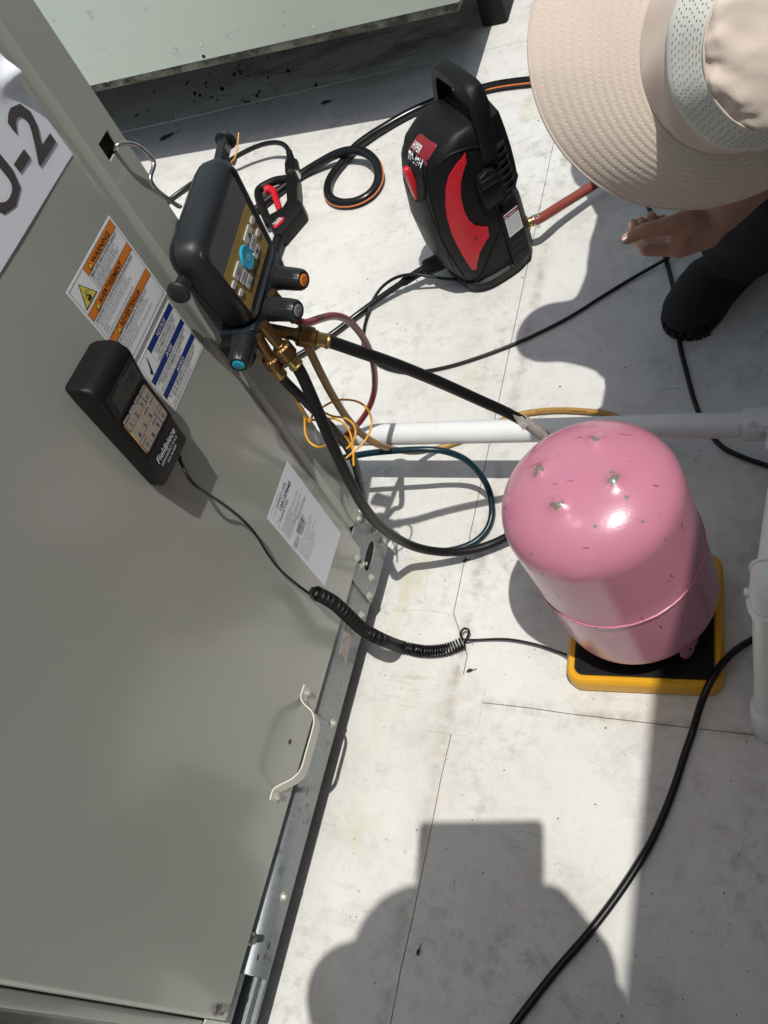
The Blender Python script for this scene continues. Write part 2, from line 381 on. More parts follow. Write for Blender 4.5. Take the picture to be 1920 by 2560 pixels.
# loose grit and leaf scraps
g = MB()
for _ in range(240):
    if random.random() < .55: x, y = random.uniform(-.66, -.02), random.uniform(.02, .9)
    else: x, y = random.uniform(-2.2, .0), random.uniform(.9, 2.7)
    if x < -.66 and y < .95: continue
    s = random.uniform(.0005, .0019)*(1 if y < 1 else 1.5); a = random.uniform(0, 6.28)
    F = Fr((x, y, .0006), (math.cos(a), math.sin(a), random.uniform(-.3, .3)), (-math.sin(a), math.cos(a), 0), (0, 0, 1))
    g.add([F.p(-s, -s*.4), F.p(s*.2, -s*.8), F.p(s*1.3, 0), F.p(s*.3, s*.7), F.p(0, 0, s*.8)], [(0, 1, 4), (1, 2, 4), (2, 3, 4), (3, 0, 4), (0, 3, 2, 1)])
tf = MB()
for _ in range(75):
    px_, py_ = random.gauss(-1.78, .17), random.uniform(2.40, 2.75); s = random.uniform(.003, .012)*random.random()+.002; a = random.uniform(1.1, 2.3)
    F = Fr((px_, py_, .0008), (math.cos(a), math.sin(a), 0), (-math.sin(a), math.cos(a), 0), (0, 0, 1))
    tf.add([F.p(-s*1.6, -s*.2), F.p(-s*.3, -s*.6), F.p(s*1.4, -s*.1), F.p(s*.5, s*.5), F.p(-s*.8, s*.4), F.p(0, 0, .0015)], [(0, 1, 5), (1, 2, 5), (2, 3, 5), (3, 4, 5), (4, 0, 5)])
tf = tf.build('tar_flakes', M['dark'], smooth=0); tf['kind'] = 'stuff'
g = g.build('grit', M['leaf'], smooth=0); g['kind'] = 'stuff'
def scrap(c, L, w, a, label):
    F = Fr((c[0], c[1], .002), (math.cos(a), math.sin(a), 0), (-math.sin(a), math.cos(a), 0), (0, 0, 1)); mb = MB(); n = 9
    top = [(L*(i/n-.5), w*math.sin(math.pi*(i/n)**.8)*(.6+.5*random.random()), .004+.003*random.random()) for i in range(n+1)]
    bot = [(x, -y*random.uniform(.5, .9), z) for x, y, z in top]
    vs = [F.p(*p) for p in top+bot]; k = n+1
    fs = [(i, i+1, k+i+1, k+i) for i in range(n)]; mb.add(vs+[v-V((0, 0, .0012)) for v in vs], fs+[tuple(j+2*k for j in f[::-1]) for f in fs])
    mb.tube([F.p(L*.5, 0, .003), F.p(L*.65, w*.2, .002), F.p(L*.9, w*.5, .001)], .0006, 5, 3)
    single(mb, 'leaf_scrap', M['leaf'], label, 'leaf', (c[0], c[1], 0), 'dry leaf scraps on the membrane')
scrap((-0.4917, 0.5287, 0.0000), .013, .004, .4, 'dark curled leaf scrap beside the square membrane patch')
scrap((-0.5437, 0.7453, 0.0000), .012, .0035, .5, 'small black leaf scrap under the thick hose left of the pink tank')
scrap((-0.4824, 0.0798, 0.0000), .013, .003, 1.5, 'dark thin leaf scrap inside the shadow at the bottom, right of the long seam')
scrap((-1.9133, 2.2979, 0.0000), .06, .011, .5, 'large black leaf scrap on the shaded roof below the far unit')
scrap((-1.3173, 2.3211, 0.0000), .035, .010, .2, 'black leaf scrap in the far unit shadow left of the black and red washer')
scrap((-0.8087, 0.9134, 0.0000), .012, .003, .6, 'small black leaf scrap by the pipe shadow near the cabinet corner')

# ================================================================== LEFT CABINET
XP = -.70
cab = thing('condenser_cabinet', 'grey green rooftop unit cabinet at left with warning stickers, handle and galvanised base rail', 'air conditioner', (-1.2, .3, 0))
MB().box(WF, -1.75, -.725, -1.6, .772, .13, 1.9).build('body', M['panel'], cab, bevel=.004)
# door: folded sheet with rounded left edge
prof = []
dz0, dz1 = .126, 1.88
pts = [(-.730, -.0745), (-.712, -.0745)]+[(-.708+.008*math.sin(R(t)), -.0665-.008*math.cos(R(t))) for t in (0, 22, 45, 67, 90)]+[(-.7000, .20), (-.7000, .55), (-.7000, .6905), (-.7008, .6925), (-.7080, .7095), (-.730, .7100)]
door = MB().prism(WF, pts, dz0, dz1).build('door_panel', M['panel'], cab, smooth=35)
# vertical reveal and corner post (post front pierced by a square notch)
y0, y1, z0, z1 = .733, .759, .938, .961
pf = [(-.706, .7125), (-.7045, .7155), (-.701, .7205)]
mb = MB()
def postpiece(ya, yb, za, zb): mb.box(WF, -.7035, -.7005, ya, yb, za, zb)
for za, zb in ((.172, z0), (z1, 1.88)): postpiece(.7195, .775, za, zb)
postpiece(.7195, y0, z0, z1); postpiece(y1, .775, z0, z1)
mb.prism(WF, [(-.730, .7104), (-.7105, .7104), (-.7020, .7172), (-.7005, .7193), (-.7035, .7194), (-.730, .7194)], .172, 1.88)
mb.box(WF, -.735, -.7035, .7725, .775, .172, 1.88)
mb.build('corner_post', M['panel'], cab, smooth=30)
MB().box(WF, -.725, -.7075, y0-.004, y1+.004, z0-.004, z1+.004).build('notch_backing', M['dark'], cab)
# strip and next panel left of the door
MB().box(WF, -.730, -.706, -.094, -.0765, .13, 1.88).build('side_strip', M['panel'], cab, bevel=.002)
MB().box(WF, -.735, -.729, -.135, -.094, .13, 1.88).build('gap_backing', M['dark'], cab)
MB().box(WF, -.75, -.704, -.70, -.112, .13, 1.88).build('end_panel', M['panel'], cab, bevel=.004)
# base rail
mb = MB()
mb.box(WF, -.745, -.7055, -.010, .760, .022, .1255)
mb.box(WF, -.745, -.7055, -1.6, -.010, .098, .1255)
mb.box(WF, -.745, -.7055, -1.6, -.010, .022, .030); mb.box(WF, -.745, -.712, -1.6, -.010, .030, .046)
mb.build('base_rail', M['galv'], cab, bevel=.0012)
MB().box(WF, -.76, -.746, -1.5, -.010, .030, .12).build('slot_backing', M['dark'], cab)
MB().box(WF, -1.7, -.78, -1.55, .70, -.0520, .125).build('curb', M['dark'], cab)
for y, z in ((.015, .075), (.035, .050)): MB().box(WF, -.7062, -.7048, y-.004, y+.004, z, z+.0022).build('punch_slot', M['dark'], cab)
mb = MB().box(WF, -.7052, -.704, -.092, -.0745, .105, .176)
mb.build('corner_clip', M['farpanel'], cab)
# corner plate with long hole
oc, on = (.704, .083), 28
outer = []; inner = []
for i in range(on):
    t = 2*math.pi*i/on; cx, cy = math.cos(t), math.sin(t)
    inner.append((oc[0]+.030*(abs(cx)**.75)*(1 if cx > 0 else -1), oc[1]+.0155*(abs(cy)**.9)*(1 if cy > 0 else -1)-.10*.030*cx*0))
    k = min(.071/abs(cx) if abs(cx) > 1e-6 else 9, (.062 if cy < 0 else .085)/abs(cy) if abs(cy) > 1e-6 else 9)
    outer.append((oc[0]+k*cx, oc[1]+k*cy))
mb = MB(); n = on
vs = [V((x, a, b)) for x in (-.7046, -.7022) for a, b in outer+inner]
fs = []
for i in range(n):
    j = (i+1) % n
    fs += [(2*n+i, 2*n+j, 3*n+j, 3*n+i), (i, n+i, n+j, j), (i, j, 2*n+j, 2*n+i), (n+i, 3*n+i, 3*n+j, n+j)]
mb.add(vs, fs); mb.build('corner_plate', M['galv'], cab, smooth=30)
MB().box(WF, -.7075, -.7050, .668, .740, .06, .106).build('hole_backing', M['dark'], cab)
MB().cyl((-.7049, .688, .082), (-.7040, .688, .082), .0035, 12).build('seen_bolt', M['cream'], cab)
mb = MB(); mb.box(WF, -.735, -.7055, .7605, .775, .022, .172); mb.build('corner_flange', M['galv'], cab, bevel=.001)
# hex head screws
hb = MB(); HF = Fr((0, 0, 0), (0, 1, 0), (0, 0, 1), (1, 0, 0))
hb.lathe(HF, [(.0075, 0), (.0078, .0008), (.0070, .0018), (.0055, .0022)], 20)
hb.lathe(HF, [(.0048, .0020), (.0050, .0022), (.0050, .0058), (.0044, .0066), (.0026, .0062)], 6)
b0 = hb.build('bolt', M['bolt'], smooth=30)
bolts = [(-.7022, .735, .166), (-.7002, .751, .139), (-.7022, .753, .094), (-.6999, .672, .134), (-.7022, .674, .106), (-.7022, .672, .058), (-.7022, .640, .046), (-.7022, .755, .050), (-.7055, .598, .050), (-.7055, .393, .046), (-.7055, .107, .051), (-.7022, .7495, .168)]
first = True
for x, y, z in bolts:
    o = b0 if first else b0.copy()
    if not first: col.objects.link(o)
    first = False; o.parent = cab; o.location = V((x, y, z))-cab.location; o.rotation_euler = (random.uniform(0, 1), 0, 0)
for x, y, z in ((-.7055, .036, .112), (-.6999, -.061, .158)):
    o = b0.copy(); o.data = b0.data.copy(); o.data.materials[0] = M['steelbolt']; col.objects.link(o); o.name = 'bolt'; o.parent = cab; o.location = V((x, y, z))-cab.location; o.scale = (1.3, 1.2, 1.2)
# tape residue on the rail
for ya, yb, za, zb in ((.50, .562, .055, .092), (.585, .605, .075, .108)):
    mb = MB(); pl = [(ya, za), (yb-.006, za+.004), (yb, zb), (ya+.004, zb-.003), (ya+.007, (za+zb)/2)]
    mb.prism(Fr((-.7054, 0, 0), (0, 1, 0), (0, 0, 1), (1, 0, 0)), pl, 0, .0006).build('tape_residue', M['tape'], cab)
# pull handle: one bent strap
hp = [(-.6985, .408), (-.6985, .388), (-.690, .377), (-.672, .366), (-.6635, .352), (-.6615, .335), (-.6615, .30), (-.6615, .282), (-.664, .270), (-.673, .258), (-.690, .246), (-.6985, .238), (-.6985, .222)]
hs = spline([(x, y, 0) for x, y in hp], 5)
mb = MB(); rings = []
for i, p in enumerate(hs):
    d = (hs[min(i+1, len(hs)-1)]-hs[max(i-1, 0)]).normalized(); nn = V((-d.y, d.x, 0))*.0011
    rings.append([V((p.x+nn.x*s, p.y+nn.y*s, .1765+dz)) for s, dz in ((-1, -.0105), (1, -.0105), (1, .0105), (-1, .0105))])
mb.loft(rings); hd = mb.build('handle', M['cream'], cab, smooth=30)
for y in (.399, .2305):
    o = b0.copy(); col.objects.link(o); o.name = 'bolt'; o.parent = hd; o.location = V((-.6973, y, .1765))-cab.location
MB().lathe(Fr((-.6999, .316, .177), (0, 1, 0), (0, 0, 1), (1, 0, 0)), [(.004, 0), (.004, .0006)], 14).build('rust_spot', M['leather'], cab)

# ---- stickers and sheets on the door: a panel frame with x to the right (+Y) and y up
def sticker(name, Y0, Z0, w, h, thick=.0004, mat='label', x=XP, tilt=0., label=None):
    c, s = math.cos(tilt), math.sin(tilt)
    F = Fr((x, Y0, Z0), (0, c, s), (0, -s, c), (1, 0, 0))
    o = MB().box(F, 0, w, 0, h, .0001, thick).build(name, M[mat], cab, smooth=0)
    if label: o['label'] = label
    return o, (lambda a, b, F=F, t=thick: F.p(a, b, t+.00025)), (lambda a, b, F=F, t=thick: F.p(a, b, t+.0006))
def para(mb, fn, lines, x, y, w, size, lead, mi, align='L', bold=0.):
    for ln in lines:
        mb.text(fn, ln, x, y, size, mi, bold, align, sx=.80); y -= lead
    return y
# warning sticker
so, f1, f2 = sticker('warning_label', .561, .785, .120, .122, label='white warning sticker with three orange bands and a yellow triangle')
p = MB(); MT = [M['ink'], M['orange'], M['yellow'], M['label']]
H = .122; Wd = .120; cx = .040
def frame(mb, fn, x0, y0, x1, y1, t, mi):
    mb.rect(fn, x0, y0, x1, y0+t, mi); mb.rect(fn, x0, y1-t, x1, y1, mi); mb.rect(fn, x0, y0+t, x0+t, y1-t, mi); mb.rect(fn, x1-t, y0+t, x1, y1-t, mi)
frame(p, f1, .003, .005, .117, .1195, .0005, 0)
for (xa, ya, yb) in ((cx, .1085, .119), (.0035, .0755, .0855), (.0035, .0355, .0455)):
    p.rect(f1, xa, ya, .1165, yb, 1); p.rect(f1, xa, ya-.0005, .1165, ya, 0); p.rect(f1, xa, yb, .1165, yb+.0004, 0)
p.rect(f1, cx-.0005, .086, cx, .119, 0)
def tri(mb, fn, cx_, y, s, mi): mb.add([fn(cx_-s/2, y), fn(cx_+s/2, y), fn(cx_, y+s*.87)], [(0, 1, 2)], mi)
for x, y, t, w in ((.056, .1105, 'WARNING', .046), (.028, .0775, 'AVERTISSEMENT', .062), (.030, .0375, 'ADVERTENCIA', .056)):
    p.text(f2, t, x, y, .0085, 0, .012, width=w, shear=.0); tri(p, f2, x-.006, y-.0005, .0085, 0); 
f3 = lambda a, b, f=f2: f(a, b)+V((.0003, 0, 0))
for x, y in ((.050, .1105), (.022, .0775), (.024, .0375)): tri(p, f3, x, y+.0002, .0066, 2)
tri(p, f1, .0205, .0895, .029, 0); tri(p, f2, .0205, .0908, .0252, 2)
# burst pictogram: hand and spray
for k in range(46):
    a = random.uniform(.3, 2.6); r = random.uniform(.002, .0085); q = .0003
    p.rect(f3, .0195+r*math.cos(a)-q, .0962+r*math.sin(a)-q, .0195+r*math.cos(a)+q, .0962+r*math.sin(a)+q, 0)
p.add([f3(x, y) for x, y in ((.0165, .0925), (.0235, .0925), (.0245, .096), (.0215, .0975), (.0195, .0955), (.017, .097))], [(0, 1, 2, 3, 4, 5)], 0)
p.text(f2, 'IMPROPER SERVICE/REFRIGERANT!', cx+.002, .1035, .0045, 0, .012, width=.070)
para(p, f2, ['Unit contains R-410A refrigerant under high pressure,', 'proper service equipment is required.  Use only', 'R-410A refrigerant and approved POE compressor oil.', 'Failure to do the above could result in death, serious', 'injury or equipment damage.'], cx+.002, .0995, 0, .0033, .0030, 0)
p.text(f2, 'ENTRETIEN OU FLUIDE FRIGORIGENE INAPPROPRIES!', .006, .0705, .0045, 0, .012, width=.104)
para(p, f2, ["L'appareil contient du fluide frigorigene R-410A sous haute pression et", "necessite l'emploi d'un equipement d'entretien approprie.  Employez", "uniquement du fluide frigorigene R-410A et de l'huile a compresseur POE", 'approuves.', 'Un manquement de suivre la procedure ci-dessus peut entrainer des', "dommages a l'equipement, des blessures graves ou la mort."], .006, .0665, 0, .0034, .0043, 0)
p.text(f2, '!SERVICIO O REFRIGERANTE INCORRECTOS!', .006, .0305, .0045, 0, .012, width=.090)
para(p, f2, ['La unidad contiene refrigerante R-410A bajo presion alta, se requieren', 'equipos adecuados para realizar el servicio.  Use solo refrigerante R-410A y', 'aceite POE aprobado para el compresor.', 'No realizar lo anterior puede provocar la muerte, lesiones graves y danos en', 'el equipo.'], .006, .0265, 0, .0034, .0041, 0)
p.build('printing', MT, cab, so, smooth=0)
# notice sticker
so, f1, f2 = sticker('notice_label', .570, .6915, .107, .0865, label='white notice sticker with three navy blue bands and a spray wand picture')
p = MB(); MT = [M['ink'], M['blue'], M['whiteink'], M['label']]
frame(p, f1, .002, .003, .105, .0845, .0004, 0)
cx = .030
for xa, ya, yb in ((cx, .0755, .084), (.0025, .0480, .0565), (.0025, .0215, .030)): p.rect(f1, xa, ya, .1045, yb, 1)
p.rect(f1, cx-.0004, .0565, cx, .084, 0)
for x, y, t, w in ((.055, .0768, 'NOTICE', .026), (.046, .0494, 'AVIS', .018), (.044, .0228, 'AVISO', .023)): p.text(f2, t, x, y, .0078, 2, .012, width=w, shear=.18)
p.add([f2(x, y) for x, y in ((.010, .060), (.0125, .0595), (.0165, .069), (.0205, .0795), (.0195, .0798), (.015, .0715), (.0115, .065), (.0085, .0645))], [tuple(range(8))], 0)
p.text(f2, 'USE OF CLEANSERS OR DETERGENT', cx+.006, .0705, .0042, 0, .012, width=.062); p.text(f2, 'CAN DAMAGE CONDENSER COILS', cx+.008, .0658, .0042, 0, .012, width=.057)
para(p, f2, ['Clean condensing coils with water only.  Condensing coils', 'should be cleaned monthly or more.  See service guide for', 'more information.'], cx+.002, .0622, 0, .0030, .0026, 0)
p.text(f2, "L'UTILISATION DE NETTOYANTS OU DE DETERGENTS", .006, .0436, .0042, 0, .012, width=.092); p.text(f2, 'POURRAIT ENDOMMAGER LES SERPENTINS', .014, .0390, .0042, 0, .012, width=.076)
para(p, f2, ["Nettoyez les serpentins avec de l'eau.  Les serpentins de condenseur", 'doivent etre nettoyes une fois par mois.  Consultez le guide', "d'entretien pour plus de renseignements."], .005, .0352, 0, .0031, .0035, 0)
p.text(f2, 'EL USO DE LIMPIADORES O DETERGENTE PUEDE', .009, .0170, .0042, 0, .012, width=.086); p.text(f2, 'DANAR LAS BOBINAS DE CONDENSACION', .016, .0124, .0042, 0, .012, width=.072)
para(p, f2, ['Limpie las bobinas de condensacion con agua.  Las bobinas deben', 'limpiarse mensualmente o mas.  Consulte la guia de servicio.'], .005, .0086, 0, .0031, .0034, 0)
p.build('printing', MT, cab, so, smooth=0)
# order sheet
so, f1, f2 = sticker('order_sheet', .5725, .2125, .104, .2185, .0003, 'paper', label='white printed order sheet with bar codes stuck near the base rail')
p = MB(); MT = [M['ink'], M['greyink']]
p.text(f2, 'Job Name', .010, .2135, .0035, 1); p.text(f2, 'Sales Order', .034, .2135, .0035, 1)
p.text(f2, '2NA6211976', .026, .2035, .0085, 0, .0, width=.046); p.text(f2, 'PO Number', .006, .2035, .0036, 1)
p.text(f2, '103137040', .029, .1915, .0105, 0, .02, width=.052, shear=.15); p.text(f2, 'Customer', .006, .1915, .0036, 1)
p.text(f2, 'TENESSE STEEL', .013, .1835, .0062, 0, .01, width=.042); p.text(f2, 'Name', .003, .1835, .0036, 1)
y = .1715
for ln in ('ITEM  QTY  DESCRIPTION', 'THIS IS A PACKING LIST OF MATERIALS SHIPPED', 'TO JOB SITE UNIT CASE', 'OUTDOOR COIL KIT, CONTROLS AND FITTINGS', 'FREIGHT ALLOWED TO DELIVERY POINT', 'ACCORDING TO TERMS'):
    p.text(f2, ln, .006, y, .0045, 1, 0, sx=.8); y -= .0052
p.text(f2, 'REVISED', .034, .1455, .0042, 1); p.text(f2, 'SIGNED PROPOSAL', .046, .1405, .0056, 0, .01, width=.042)
def bars(x, y, w, h, mi=0):
    a = x
    while a < x+w:
        t = random.choice((.0004, .0007, .0012)); p.rect(f2, a, y, min(a+t, x+w), y+h, mi); a += t+random.choice((.0005, .0009, .0012))
bars(.004, .1175, .020, .013, 1); bars(.028, .1225, .033, .013)
p.text(f2, '10448394', .030, .1165, .0058, 0, .012, width=.026)
y = .108
for ln in ('Equipment Marking:   PRODUCT TAG NUMBERS', 'Serial number      Plant code  Ship via  Order', 'Sold To Address Line One Street', 'Ship To Contact on Arrival Phone    Freight  Class', 'Special instructions for receiving dock', 'Weight per unit and total shipment', 'Carrier and trailer reference'):
    p.text(f2, ln, .006, y, .0042, 1, 0, sx=.8); y -= .0056
p.build('printing', MT, cab, so, smooth=0)
# unit number sheet with a curling top corner
F = Fr((XP, .30, .981), (0, 1, 0), (0, 0, 1), (1, 0, 0)); mb = MB(); nx, ny = 40, 34; vs = []
for j in range(ny+1):
    for i in range(nx+1):
        a = .3905*i/nx; b = .155*j/ny
        q_ = max(0, min(1, (a-.345)/.045)); d = .016*q_*q_*math.exp(-((b-.099)/.009)**2)
        vs.append(F.p(a-d*.35, b-d*.15, .0010+.0003*math.sin(a*30)*math.sin(b*35+1)+d))
fs = [(j*(nx+1)+i, j*(nx+1)+i+1, (j+1)*(nx+1)+i+1, (j+1)*(nx+1)+i) for j in range(ny) for i in range(nx)]
sgn = mb.add(vs, fs).build('unit_sign', M['paper'], cab, smooth=60); sgn['label'] = 'white paper sheet with large grey U-2 lettering and a curling corner'
p = MB(); p.text(lambda a, b: F.p(a, b, .0018), 'U-2', .258, .0245, .0765, 0, .020, width=.123); p.build('printing', M['softink'], cab, sgn, smooth=0)

# cabinet shrunk about the camera point to shift the rail's shadow on the roof
cab.scale = (.964, .964, .964); cab.location = (-1.1568, .2892, .0504)

# ================================================================== FAR UNIT, NEIGHBOUR UNIT
far = thing('rooftop_unit', 'large pale green rooftop unit behind, raised on a dirty flange over shaded roof', 'air conditioner', (-3, 2.7, 0))
MB().box(WF, -6.2, -.757, 2.138, 4.2, .306, 2.1).build('side_panel', M['farpanel'], far, bevel=.004)
MB().box(WF, -6.2, -.765, 2.142, 4.19, .283, .3055).build('base_flange', M['rusty'], far, bevel=.003)
MB().box(WF, -6.1, -1.3, 3.15, 4.1, 0, .283).build('curb', M['dark'], far)
MB().box(WF, -.86, -.78, 2.56, 2.80, 0, .283).build('support_foot', M['dark'], far, bevel=.01)
for x, z in ((-1.504, .347), (-1.864, .312), (-1.157, .326), (-1.45, .62), (-2.3, .40)):
    o = b0.copy(); col.objects.link(o); o.name = 'screw'; o.parent = far; o.location = V((x, 2.138, z))-far.location; o.rotation_euler = (0, 0, -math.pi/2); o.scale = (.7, .8, .8)
for x, z in ((-1.513, .317), (-1.80, .296), (-1.88, .296)):
    MB().lathe(Fr((x, 2.1379 if z > .306 else 2.1419, z), (1, 0, 0), (0, 0, 1), (0, -1, 0)), [(.0055, 0), (.0055, .0006)], 14).build('screw_hole', M['dark'], far)
ngh = thing('neighbour_unit', 'grey green rooftop unit on the right side of the aisle, casting the broad shade', 'air conditioner', (.9, .3, 0))
MB().box(WF, .365, 1.6, -2.5, 2.4, .12, 2.3).build('body', M['panel'], ngh, bevel=.006)
MB().box(WF, .366, 1.55, .60, 2.3, 2.302, 2.75).build('shade_block', M['panel'], ngh, bevel=.02)  # unseen block, added on top to throw shade over the hand and roof
MB().box(WF, .40, 1.55, -2.45, 2.35, 0, .119).build('base_rail', M['galv'], ngh)

# ================================================================== PVC DRAIN PIPE
pvc = thing('drain_pipe', 'white PVC drain pipe with tee, trap elbow and down pipe running low across the roof', 'pipe', (-.4, .93, 0))
RP = .0212
A, B = V((-.94, .932, .150)), V((-.055, .928, .172)); ax = (B-A).normalized()
MB().cyl(A, B, RP, 28).build('pipe', M['pvc'], pvc)
tb = MB(); F = fr_dir(B-ax*.008, ax)
tb.lathe(F, [(RP+.0005, -.001), (.0262, 0), (.0268, .003), (.0268, .034), (.0255, .040), (.0255, .075), (.0268, .081), (.0268, .11), (RP, .112)], 28)
tb.cyl(B+ax*.05, B+ax*.05+V((.002, -.055, 0)), .0265, 28); tb.build('tee', M['pvc'], pvc, bevel=0)
MB().cyl(B+ax*.05+V((0, -.05, 0)), V((.010, .70, .165)), RP, 24).build('pipe', M['pvc'], pvc)
MB().cyl((.010, .715, .13), (.010, .715, .44), RP, 24).build('pipe', M['pvc'], pvc)
def elbow(name, c, d0, d1, r, R0, sock=.03, sock0=None):
    """bend from direction d0 to d1 about corner c"""
    c = V(c); d0 = V(d0); d1 = V(d1); mb = MB()
    s0 = sock if sock0 is None else sock0; P = [c-d0*(r+s0), c-d0*r]+[c-d0*r+d1*r+(d0*math.sin(t)-d1*math.cos(t))*r for t in [R(x) for x in (10, 20, 30, 40, 50, 60, 70, 80)]]+[c+d1*r, c+d1*(r+sock)]
    mb.tube(P, R0, 28, raw=True)
    for q, d, k in ((c-d0*(r+s0), d0, s0), (c+d1*(r+sock), -d1, sock)): mb.lathe(fr_dir(q-d*.0, d), [(R0, -.001), (R0+.003, 0), (R0+.003, k*.7), (R0, k*.72)], 28)
    return mb.build(name, M['pvc'], pvc, smooth=50)
elbow('elbow', (.010, .715, .462), (0, 0, 1), (0, -1, 0), .026, .0245, .022)
MB().cyl((.009, .69, .460), (-.006, .515, .456), RP, 24).build('pipe', M['pvc'], pvc)
elbow('elbow', (-.0085, .490, .452), (-.09, -.995, 0), (0, 0, -1), .020, .0258, .018, .004)
MB().cyl((-.0335, .494, .434), (-.0395, .494, .434), .0045, 12).build('vent_nub', M['pvc'], pvc)
MB().cyl((-.010, .492, .43), (-.010, .492, .05), RP+.001, 28).build('pipe', M['pvc'], pvc)
MB().lathe(Fr((-.010, .492, 0), (1, 0, 0), (0, 1, 0), (0, 0, 1)), [(.024, .0008), (.0285, .004), (.0285, .085), (.026, .088), (.0225, .088)], 30).build('coupling', M['pvc'], pvc)

# ================================================================== SCALE PLATFORM
SA = R(3.5); SF = Fr((-.2045, .641, 0), (math.cos(SA), math.sin(SA), 0), (-math.sin(SA), math.cos(SA), 0), (0, 0, 1))
scl = thing('scale_platform', 'yellow framed square refrigerant scale with black ribbed top under the pink tank', 'scale', (-.202, .648, 0))
hw = .121; hh = .120
rings = []
for ins, z in ((.004, .0012), (0, .006), (0, .030), (.0015, .035), (.005, .0385), (.012, .0385), (.0135, .0365)):
    rings.append([SF.p(a, b, z) for a, b in rrect(-hw+ins, -hh+ins, hw-ins, hh-ins, max(.006, .026-ins), 6)])
MB().loft(rings).build('frame', M['scaleyellow'], scl, smooth=35)
mb = MB(); mb.prism(SF, rrect(-hw+.014, -hh+.014, hw-.014, hh-.014, .014, 6), .0362, .0400)
MB_mat = mb.build('top_mat', M['mat'], scl, smooth=30)
mb = MB(); k = 52
for i in range(k):
    a = -hw+.020+(2*hw-.040)*i/(k-1); mb.box(SF, a-.0009, a+.0009, -hh+.019, hh-.019, .0398, .0415)
rb = mb.build('rib', M['mat'], scl, MB_mat, smooth=0); rb['kind'] = 'stuff'

# ================================================================== PINK TANK (upside down)
def tank_mat():
    mt = pmat('pink_enamel', (.54, .205, .29), .27, var=.05, scale=9, bump=.10, bscale=240, coat=.25)
    nt = mt.node_tree; N = nt.nodes; L = nt.links; b = N['Principled BSDF']
    geo = N.new('ShaderNodeNewGeometry'); pos = geo.outputs['Position']
    src = b.inputs['Base Color'].links[0].from_socket
    def chain(cond_sock, src, colr):
        mx = N.new('ShaderNodeMix'); mx.data_type = 'RGBA'; L.new(cond_sock, mx.inputs[0]); L.new(src, mx.inputs[6]); mx.inputs[7].default_value = (*colr, 1); return mx.outputs[2]
    nz = N.new('ShaderNodeTexNoise'); nz.inputs['Scale'].default_value = 110; nz.inputs['Detail'].default_value = 5; L.new(pos, nz.inputs['Vector'])
    tot = None
    for c, r in TANK_CHIPS:
        d = N.new('ShaderNodeVectorMath'); d.operation = 'DISTANCE'; L.new(pos, d.inputs[0]); d.inputs[1].default_value = c
        mr = N.new('ShaderNodeMapRange'); mr.inputs[1].default_value = r*1.5; mr.inputs[2].default_value = 0; mr.inputs[3].default_value = -.32; mr.inputs[4].default_value = .17; L.new(d.outputs['Value'], mr.inputs[0])
        ad = N.new('ShaderNodeMath'); ad.operation = 'ADD'; L.new(nz.outputs[0], ad.inputs[0]); L.new(mr.outputs[0], ad.inputs[1])
        gt = N.new('ShaderNodeMath'); gt.operation = 'GREATER_THAN'; gt.inputs[1].default_value = .555; L.new(ad.outputs[0], gt.inputs[0])
        if tot is None: tot = gt.outputs[0]
        else:
            mxx = N.new('ShaderNodeMath'); mxx.operation = 'MAXIMUM'; L.new(tot, mxx.inputs[0]); L.new(gt.outputs[0], mxx.inputs[1]); tot = mxx.outputs[0]
    src = chain(tot, src, (.21, .185, .15))
    # fine scratches and scuffs
    for rot, s in (((.3, .5, .8), (26, 190, 26)), ((.1, -.4, -.5), (20, 150, 20))):
        mp = N.new('ShaderNodeMapping'); mp.inputs['Rotation'].default_value = rot; mp.inputs['Scale'].default_value = s; L.new(pos, mp.inputs['Vector'])
        n2 = N.new('ShaderNodeTexNoise'); n2.inputs['Scale'].default_value = 1; n2.inputs['Detail'].default_value = 3; L.new(mp.outputs[0], n2.inputs['Vector'])
        mr = N.new('ShaderNodeMapRange'); mr.inputs[1].default_value = .695; mr.inputs[2].default_value = .725; L.new(n2.outputs[0], mr.inputs[0])
        src = chain(mr.outputs[0], src, (.27, .07, .075))
    L.new(src, b.inputs['Base Color'])
    return mt
TX, TY = -.199, .645
TZ0 = .0415
tank = thing('refrigerant_tank', 'pink refrigerant cylinder upside down with chipped bumps on its dome, standing on the yellow scale', 'gas cylinder', (TX, TY, TZ0))
ta = V((-.118, .0, 1)).normalized()
TF = Fr((TX, TY, TZ0), (1, 0, .118), (0, 1, 0), ta)
RT = .1248; HT = .412     # radius, overall height above the platform
def dome(r): return HT-.070*(1-(1-(min(r, RT)/RT)**2.3)**(1/2.0))
BUMP = [(.019, .051), (-.051, .009), (.050, -.013), (-.018, -.047)]
TANK_CHIPS = []
for (bx, by), k in zip(BUMP, (.8, 1.15, 1.15, .9)):
    TANK_CHIPS.append((TF.p(bx, by, dome(math.hypot(bx, by))+.006), .016*k))
TANK_CHIPS += [(TF.p(.065, -.035, dome(.074)), .006), (TF.p(.085, -.06, dome(.104)), .005), (TF.p(.03, -.075, dome(.08)), .006)]
M['pink'] = tank_mat()
rings = []; NA = 72
def tz(a, b):
    z = dome(math.hypot(a, b))
    for bx, by in BUMP:
        q = math.hypot(a-bx, b-by)/.0125; z += .0075*math.exp(-q*q*1.1)
    return z
def ring(r, z=None):
    out = []
    for k in range(NA):
        t = 2*math.pi*k/NA; a, b = r*math.cos(t), r*math.sin(t); out.append(TF.p(a, b, tz(a, b) if z is None else z))
    return out
mb = MB()
rs = [.0015+RT*(i/46) for i in range(46)]
rings = [ring(min(r, RT*.9985)) for r in rs]+[ring(RT*math.cos(R(0))*q) for q in (.9995,)]
zs = HT-.070
